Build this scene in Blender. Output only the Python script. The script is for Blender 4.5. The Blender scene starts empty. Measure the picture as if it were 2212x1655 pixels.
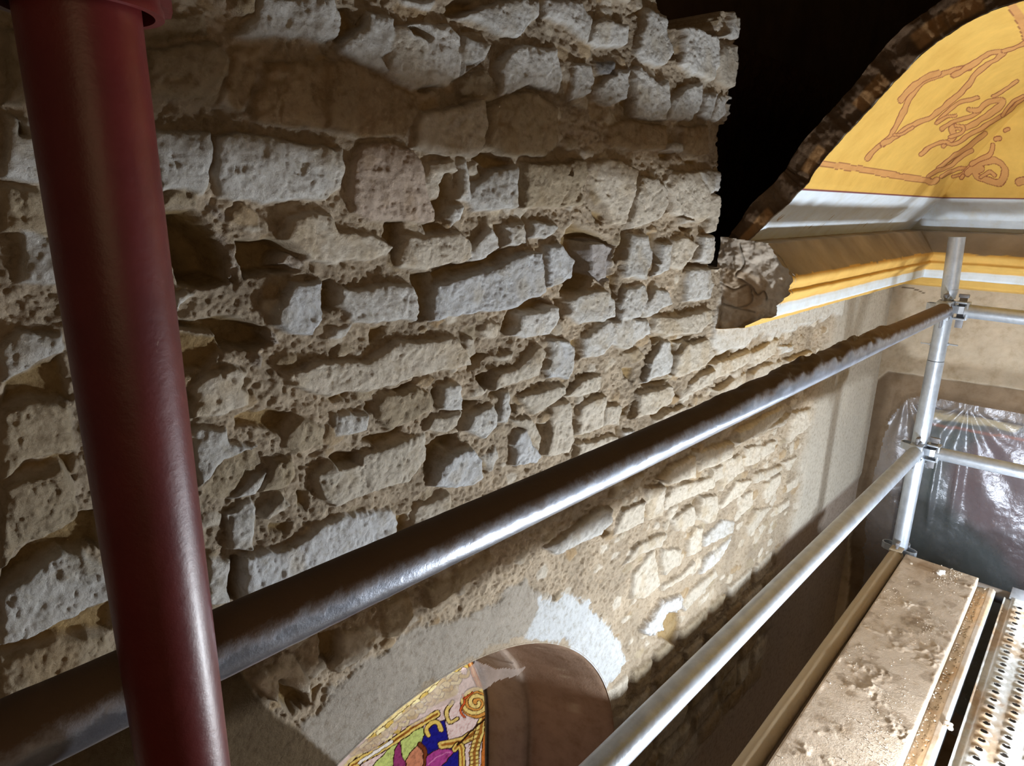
import bpy, bmesh, math, random
import numpy as np
from mathutils import Matrix, Vector
random.seed(7)
sc = bpy.context.scene
COL = sc.collection

# ------------------------------------------------------------------ camera
# world: X runs along the rubble wall, Y points at the wall, Z up, camera at the origin
PPX, PPY, FPX = 1106.0, 827.5, 1431.0
def _n(v):
    v = np.array(v, float); return v / np.linalg.norm(v)
_X = _n([2519-1106, 456-827, FPX]); _D = _n([1008-1106, 5972-827, FPX]); _D = _n(_D - _X*np.dot(_X, _D))
_L = np.cross(_D, _X)
if _L[0] > 0: _L = -_L
R = np.array([_X, _L, -_D])                      # camera (right, down, forward) -> world
cam_d = bpy.data.cameras.new('camera'); cam = bpy.data.objects.new('camera', cam_d); COL.objects.link(cam)
cam_d.sensor_width = 36; cam_d.lens = 36*FPX/2212; cam_d.clip_start = .02; cam_d.clip_end = 60
r_, u_, b_ = R @ [1, 0, 0], R @ [0, -1, 0], R @ [0, 0, -1]
cam.matrix_world = Matrix(((r_[0], u_[0], b_[0], 0), (r_[1], u_[1], b_[1], 0), (r_[2], u_[2], b_[2], 0), (0, 0, 0, 1)))
sc.camera = cam
sc.view_settings.view_transform = 'Standard'; sc.view_settings.look = 'None'
sc.view_settings.gamma = 1; sc.view_settings.use_curve_mapping = False
sc.view_settings.exposure = 0.0

# ------------------------------------------------------------------ light
w = bpy.data.worlds.new('world'); sc.world = w; w.use_nodes = True
w.node_tree.nodes['Background'].inputs[0].default_value = (.9, .7, .5, 1)
w.node_tree.nodes['Background'].inputs[1].default_value = .02
def point(name, loc, watts, col, rad):
    d = bpy.data.lights.new(name, 'POINT'); d.energy = watts; d.color = col; d.shadow_soft_size = rad
    o = bpy.data.objects.new(name, d); COL.objects.link(o); o.location = loc; return o
def area(name, loc, target, watts, col, sx, sy):
    d = bpy.data.lights.new(name, 'AREA'); d.energy = watts; d.color = col; d.shape = 'RECTANGLE'; d.size = sx; d.size_y = sy
    o = bpy.data.objects.new(name, d); COL.objects.link(o); o.location = loc
    o.rotation_euler = (Vector(target)-Vector(loc)).to_track_quat('-Z', 'Y').to_euler(); return o
# two work lamps standing on the scaffold deck just right of the frame, warm ambient fill added behind the camera
point('work_lamp', (2.42, -.145, -1.165), 25, (.80, .90, 1), .035)
point('work_lamp', (1.40, -.135, -1.15), 68, (.86, .93, 1), .035)
area('ambient_fill', (-1.2, -3.6, 0.2), (1.6, .8, -.4), 19, (1, .66, .36), 2.4, 1.6)

# ------------------------------------------------------------------ helpers
def ray(px, py): return R @ np.array([px-PPX, py-PPY, FPX])
def onY(px, py, y): v = ray(px, py); return v*y/v[1]
def onX(px, py, x): v = ray(px, py); return v*x/v[0]
def onZ(px, py, z): v = ray(px, py); return v*z/v[2]
def proj(P):
    c = P @ R; return PPX+FPX*c[..., 0]/c[..., 2], PPY+FPX*c[..., 1]/c[..., 2]
def tag(o, label=None, cat=None, group=None, kind=None):
    if label: o['label'] = label
    if cat: o['category'] = cat
    if group: o['group'] = group
    if kind: o['kind'] = kind
    return o
def thing(name, loc, label, cat, group=None):
    o = bpy.data.objects.new(name, None); COL.objects.link(o); o.location = loc; o.empty_display_size = .05
    return tag(o, label, cat, group)
def link(name, me, mat=None, parent=None):
    o = bpy.data.objects.new(name, me); COL.objects.link(o)
    if mat: me.materials.append(mat)
    if parent:
        o.parent = parent
        q = parent; off = Vector((0, 0, 0))
        while q: off += q.location; q = q.parent
        me.transform(Matrix.Translation(-off))
    return o
def from_bm(name, bm, mat=None, parent=None, smooth=True):
    me = bpy.data.meshes.new(name); bmesh.ops.recalc_face_normals(bm, faces=bm.faces); bm.to_mesh(me); bm.free()
    if smooth:
        for p in me.polygons: p.use_smooth = True
        try: me.set_sharp_from_angle(angle=math.radians(38))
        except Exception: pass
    return link(name, me, mat, parent)
def grid_mesh(name, P, mat=None, parent=None, colors=None, keep=None, smooth=True, flip=False):
    """P (nr, nc, 3) -> quad mesh; colours per vertex; keep = face mask"""
    nr, nc = P.shape[:2]
    idx = np.arange(nr*nc).reshape(nr, nc)
    q = np.stack([idx[:-1, :-1], idx[:-1, 1:], idx[1:, 1:], idx[1:, :-1]], -1).reshape(-1, 4)
    if flip: q = q[:, ::-1]
    if keep is not None: q = q[keep.reshape(-1)]
    used = np.unique(q); remap = np.full(nr*nc, -1, np.int64); remap[used] = np.arange(len(used)); q = remap[q]
    V = P.reshape(-1, 3)[used].astype(np.float32)
    me = bpy.data.meshes.new(name)
    me.vertices.add(len(V)); me.vertices.foreach_set('co', V.ravel())
    me.loops.add(q.size); me.loops.foreach_set('vertex_index', q.ravel().astype(np.int32))
    me.polygons.add(len(q)); me.polygons.foreach_set('loop_start', np.arange(0, q.size, 4, dtype=np.int32))
    me.polygons.foreach_set('loop_total', np.full(len(q), 4, np.int32))
    me.update(calc_edges=True)
    me.polygons.foreach_set('use_smooth', np.full(len(q), smooth))
    if colors is not None:
        a = me.color_attributes.new('paint', 'FLOAT_COLOR', 'POINT')
        c = np.concatenate([colors.reshape(-1, 3)[used], np.ones((len(used), 1))], 1).astype(np.float32)
        a.data.foreach_set('color', c.ravel())
    return link(name, me, mat, parent)
_tabs = {}
def vnoise(x, y, seed=0):
    if seed not in _tabs: _tabs[seed] = np.random.RandomState(seed+11).rand(256, 256).astype(np.float32)
    T = _tabs[seed]; xi = np.floor(x).astype(np.int64); yi = np.floor(y).astype(np.int64)
    fx = x-xi; fy = y-yi; fx = fx*fx*(3-2*fx); fy = fy*fy*(3-2*fy)
    a = T[yi & 255, xi & 255]; b = T[yi & 255, (xi+1) & 255]; c = T[(yi+1) & 255, xi & 255]; d = T[(yi+1) & 255, (xi+1) & 255]
    return (a*(1-fx)+b*fx)*(1-fy)+(c*(1-fx)+d*fx)*fy
def fbm(x, y, sc_, octv=4, seed=0, gain=.5):
    s = 0; a = 1; t = 0
    for k in range(octv):
        s = s + a*(vnoise(x/sc_*2**k+17.3*k, y/sc_*2**k+5.1*k, seed+k)-.5); t += a; a *= gain
    return s/t*2
def sstep(v, a, b):
    t = np.clip((v-a)/(b-a), 0, 1); return t*t*(3-2*t)
def poly_sd(x, y, poly):
    """signed distance, positive inside"""
    d2 = np.full(x.shape, 1e9); ins = np.zeros(x.shape, bool); n = len(poly)
    for i in range(n):
        x0, y0 = poly[i]; x1, y1 = poly[(i+1) % n]
        ex, ey = x1-x0, y1-y0; wx, wy = x-x0, y-y0
        t = np.clip((wx*ex+wy*ey)/(ex*ex+ey*ey+1e-12), 0, 1)
        d2 = np.minimum(d2, (wx-ex*t)**2+(wy-ey*t)**2)
        c = ((y0 <= y) != (y1 <= y)) & (x < (x1-x0)*(y-y0)/((y1-y0) if y1 != y0 else 1e-12)+x0)
        ins ^= c
    d = np.sqrt(d2); return np.where(ins, d, -d)
def line_d(x, y, pts):
    d2 = np.full(x.shape, 1e9)
    for (x0, y0), (x1, y1) in zip(pts[:-1], pts[1:]):
        ex, ey = x1-x0, y1-y0; wx, wy = x-x0, y-y0
        t = np.clip((wx*ex+wy*ey)/(ex*ex+ey*ey+1e-12), 0, 1)
        d2 = np.minimum(d2, (wx-ex*t)**2+(wy-ey*t)**2)
    return np.sqrt(d2)
def smooth_path(p, n=6):
    out = []; m = len(p)
    for i in range(m-1):
        p0 = p[max(i-1, 0)]; p1 = p[i]; p2 = p[i+1]; p3 = p[min(i+2, m-1)]
        for k in range(n):
            t = k/n
            out.append(tuple(.5*((2*b)+(-a+c)*t+(2*a-5*b+4*c-d)*t*t+(-a+3*b-3*c+d)*t**3) for a, b, c, d in zip(p0, p1, p2, p3)))
    out.append(tuple(p[-1])); return out
def S(c):                                            # sRGB 0-255 -> linear
    return tuple(((v/255+.055)/1.055)**2.4 if v/255 > .04045 else v/255/12.92 for v in c)

# ------------------------------------------------------------------ materials
def new_mat(name):
    m = bpy.data.materials.new(name); m.use_nodes = True; nt = m.node_tree
    return m, nt, nt.nodes['Principled BSDF'], nt.nodes, nt.links
def noise(nt, scale, detail=4, rough=.6, coord='Object', stretch=None):
    tc = nt.nodes.new('ShaderNodeTexCoord'); n = nt.nodes.new('ShaderNodeTexNoise')
    n.inputs['Scale'].default_value = scale; n.inputs['Detail'].default_value = detail; n.inputs['Roughness'].default_value = rough
    if stretch:
        mp = nt.nodes.new('ShaderNodeMapping'); mp.inputs['Scale'].default_value = stretch
        nt.links.new(tc.outputs[coord], mp.inputs[0]); nt.links.new(mp.outputs[0], n.inputs['Vector'])
    else: nt.links.new(tc.outputs[coord], n.inputs['Vector'])
    return n
def ramp(nt, src, stops):
    r = nt.nodes.new('ShaderNodeValToRGB'); e = r.color_ramp.elements
    e[0].position, e[0].color = stops[0][0], (*stops[0][1], 1); e[1].position, e[1].color = stops[-1][0], (*stops[-1][1], 1)
    for p, c in stops[1:-1]:
        k = e.new(p); k.color = (*c, 1)
    nt.links.new(src, r.inputs[0]); return r.outputs[0]
def mix(nt, fac, a, b, mode='MIX'):
    m = nt.nodes.new('ShaderNodeMix'); m.data_type = 'RGBA'; m.blend_type = mode
    for sock, v in ((m.inputs[0], fac), (m.inputs[6], a), (m.inputs[7], b)):
        if isinstance(v, bpy.types.NodeSocket): nt.links.new(v, sock)
        elif isinstance(v, tuple): sock.default_value = (*v, 1) if len(v) == 3 else v
        else: sock.default_value = v
    return m.outputs[2]
def bump(nt, bsdf, h, dist, strength=1, normal=None):
    b = nt.nodes.new('ShaderNodeBump'); b.inputs['Distance'].default_value = dist; b.inputs['Strength'].default_value = strength
    nt.links.new(h, b.inputs['Height'])
    if normal: nt.links.new(normal, b.inputs['Normal'])
    nt.links.new(b.outputs[0], bsdf.inputs['Normal']); return b.outputs[0]
def mat_painted(name, rough=.92, nscale=60, var=.35, bd=.002, bscale=180, spec=.15):
    """vertex 'paint' colour x procedural mottling, gritty bump"""
    m, nt, b, N, L = new_mat(name)
    a = N.new('ShaderNodeAttribute'); a.attribute_name = 'paint'
    n1 = noise(nt, nscale, 6, .65); lo = 1-var
    f = ramp(nt, n1.outputs[0], [(.28, (lo, lo*.94, lo*.84)), (.5, (1, 1, 1)), (.75, (1.12, 1.12, 1.12))])
    L.new(mix(nt, 1.0, a.outputs[0], f, 'MULTIPLY'), b.inputs['Base Color'])
    b.inputs['Roughness'].default_value = rough; b.inputs['Specular IOR Level'].default_value = spec
    n2 = noise(nt, bscale, 6, .75); bump(nt, b, n2.outputs[0], bd)
    return m
def mat_plain(name, c1, c2, rough=.8, metal=0, nscale=12, bd=.001, bscale=80, spec=.3, stretch=None):
    m, nt, b, N, L = new_mat(name)
    n1 = noise(nt, nscale, 5, .6, stretch=stretch)
    L.new(ramp(nt, n1.outputs[0], [(.3, c1), (.7, c2)]), b.inputs['Base Color'])
    b.inputs['Roughness'].default_value = rough; b.inputs['Metallic'].default_value = metal; b.inputs['Specular IOR Level'].default_value = spec
    if bd: bump(nt, b, noise(nt, bscale, 5, .7).outputs[0], bd)
    return m
M = {}
M['stone'] = mat_painted('rubble_masonry', bd=.0040, nscale=70, bscale=260, var=.30)
M['plaster'] = mat_painted('old_wall_plaster', bd=.0015, nscale=25, bscale=120, var=.22)
M['paint'] = mat_painted('painted_plaster', rough=.75, nscale=14, var=.10, bd=.0006, bscale=60, spec=.25)
M['niche'] = mat_plain('brown_niche_plaster', (.20, .115, .065), (.33, .21, .135), .9, nscale=9, bd=.003, bscale=30)
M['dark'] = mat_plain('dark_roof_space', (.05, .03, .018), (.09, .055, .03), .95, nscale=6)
M['far'] = mat_plain('nave_plaster', (.40, .31, .22), (.52, .42, .31), .9, nscale=2)
M['brick'] = mat_plain('vault_shell_edge', (.055, .032, .02), (.14, .085, .05), .95, nscale=14, bd=.006, bscale=40)
M['tile'] = mat_plain('ochre_brick', (.17, .09, .04), (.28, .15, .07), .95, nscale=20, bd=.004, bscale=60)

def mat_steel(name, c1, c2, rough, dust, dustc=(.22, .16, .10)):
    m, nt, b, N, L = new_mat(name); met = .85 if 'dusty' in name else .6
    n1 = noise(nt, 30, 5, .6); base = ramp(nt, n1.outputs[0], [(.3, c1), (.7, c2)])
    g = N.new('ShaderNodeNewGeometry'); sx = N.new('ShaderNodeSeparateXYZ'); L.new(g.outputs['Normal'], sx.inputs[0])
    n2 = noise(nt, 45, 6, .7); ad = N.new('ShaderNodeMath'); ad.operation = 'MULTIPLY_ADD'; L.new(n2.outputs[0], ad.inputs[0]); ad.inputs[1].default_value = 1.2
    L.new(sx.outputs[2], ad.inputs[2])
    mr = N.new('ShaderNodeMapRange'); mr.inputs[1].default_value = .62; mr.inputs[2].default_value = 1.15; mr.inputs[4].default_value = dust; L.new(ad.outputs[0], mr.inputs[0])
    L.new(mix(nt, mr.outputs[0], base, dustc), b.inputs['Base Color'])
    iv = N.new('ShaderNodeMath'); iv.operation = 'SUBTRACT'; iv.inputs[0].default_value = 1; L.new(mr.outputs[0], iv.inputs[1])
    mm = N.new('ShaderNodeMath'); mm.operation = 'MULTIPLY'; mm.inputs[1].default_value = met; L.new(iv.outputs[0], mm.inputs[0]); L.new(mm.outputs[0], b.inputs['Metallic'])
    rr = N.new('ShaderNodeMapRange'); rr.inputs[3].default_value = rough; rr.inputs[4].default_value = .9; L.new(mr.outputs[0], rr.inputs[0]); L.new(rr.outputs[0], b.inputs['Roughness'])
    bump(nt, b, n2.outputs[0], .0008)
    return m
M['galv'] = mat_steel('galvanised_steel', (.42, .46, .52), (.60, .66, .74), .36, .12)
M['galv_dusty'] = mat_steel('dusty_galvanised_steel', (.26, .28, .33), (.42, .45, .52), .32, 1.0, (.13, .085, .055))
M['galv_dark'] = mat_steel('grimy_steel', (.16, .16, .17), (.30, .30, .32), .5, .6)
M['tan_tube'] = mat_steel('mud_coated_steel', (.20, .16, .12), (.34, .28, .20), .6, 1.0, (.40, .31, .20))

def tube_bm(bm, p0, p1, r, seg=40, rings=None, wall=.003, cap=True, disp=None, r1=None):
    p0 = Vector(p0); p1 = Vector(p1); d = p1-p0; ln = d.length; d.normalize()
    a = d.orthogonal().normalized()
    if abs(d.z) < .9: a = (Vector((0, 0, 1))-d*d.z).normalized()
    b = d.cross(a)
    rings = rings or [0, 1]; prev = None; first = None; r1 = r if r1 is None else r1
    for t in rings:
        row = []
        for k in range(seg):
            an = 2*math.pi*k/seg; rr = r+(r1-r)*t
            if disp: rr += disp(t*ln, an)
            row.append(bm.verts.new(p0+d*(ln*t)+(a*math.cos(an)+b*math.sin(an))*rr))
        if prev:
            for k in range(seg): bm.faces.new((prev[k], prev[(k+1) % seg], row[(k+1) % seg], row[k]))
        else: first = row
        prev = row
    for row, s in ((first, 1), (prev, -1)):
        c = sum((v.co for v in row), Vector())/seg
        inn = [bm.verts.new(c+(v.co-c)*((r-wall)/r)) for v in row]; deep = [bm.verts.new(v.co+d*s*.03) for v in inn]
        for k in range(seg):
            bm.faces.new((row[k], row[(k+1) % seg], inn[(k+1) % seg], inn[k])); bm.faces.new((inn[k], inn[(k+1) % seg], deep[(k+1) % seg], deep[k]))
        bm.faces.new(deep)
def box_bm(bm, c, s, rot=None, bev=.0):
    m = Matrix.Translation(c) @ (rot.to_4x4() if rot else Matrix()) @ Matrix.Diagonal((*s, 1))
    g = bmesh.ops.create_cube(bm, size=1, matrix=m)
    if bev:
        es = {e for v in g['verts'] for e in v.link_edges}
        bmesh.ops.bevel(bm, geom=list(es), offset=bev, segments=2, affect='EDGES', profile=.6)
def prism_bm(bm, pts, z0, z1, frame):
    """outline pts (2-D, may be an open ring pair) extruded along frame z"""
    lo = [bm.verts.new(frame @ Vector((x, y, z0))) for x, y in pts]; hi = [bm.verts.new(frame @ Vector((x, y, z1))) for x, y in pts]
    n = len(pts)
    for i in range(n): bm.faces.new((lo[i], lo[(i+1) % n], hi[(i+1) % n], hi[i]))
    bm.faces.new(lo); bm.faces.new(hi)
def vpress_pts(r, wd=.021, ln=.036, th=.0035):
    """outline of a pressed steel socket loop: closed U standing off a tube"""
    o = [(r-.004, -wd), (r+ln*.55, -wd*.9), (r+ln*.9, -wd*.55), (r+ln, 0), (r+ln*.9, wd*.55), (r+ln*.55, wd*.9), (r-.004, wd)]
    i = [(x-(th if k in (2, 3, 4) else 0), y*(1-th/wd*1.1)) for k, (x, y) in enumerate(o)]
    return o+i[::-1]

# ================================================================== LEFT WALL (rubble masonry)
W = .8
TILE = dict(A=(300, 0, 4.138), B=(700, 0, 4.138), C=(1150, 0, 4.138), D=(300, 400, 4.138), E=(700, 300, 4.138), F=(1150, 300, 4.138),
            G=(400, 750, 4.138), H=(800, 650, 4.138), I=(1200, 620, 4.138), J=(1150, 950, 3.448), K=(400, 1050, 3.009), L=(1500, 640, 5.1725),
            M=(0, 0, 2.364), N=(0, 650, 1.819), Q=(500, 1150, 2.458), P=(0, 0, 1))
def px_of(tile, pts):
    ox, oy, s = TILE[tile]; return [(ox+x/s, oy+y/s) for x, y in pts]
def wall_poly(tile, pts):
    return [(float(v[0]), float(v[2])) for v in (onY(x, y, W) for x, y in px_of(tile, pts))]
def parse(txt):
    out = []
    for ln in txt.strip().splitlines():
        f = ln.split()
        if len(f) < 4: continue
        n = [float(v) for v in f[3].split(',')]
        out.append((f[0], f[1], float(f[2])/1000*(.8 if f[1] == 'x' else 1), list(zip(n[::2], n[1::2]))))
    return out
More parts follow.
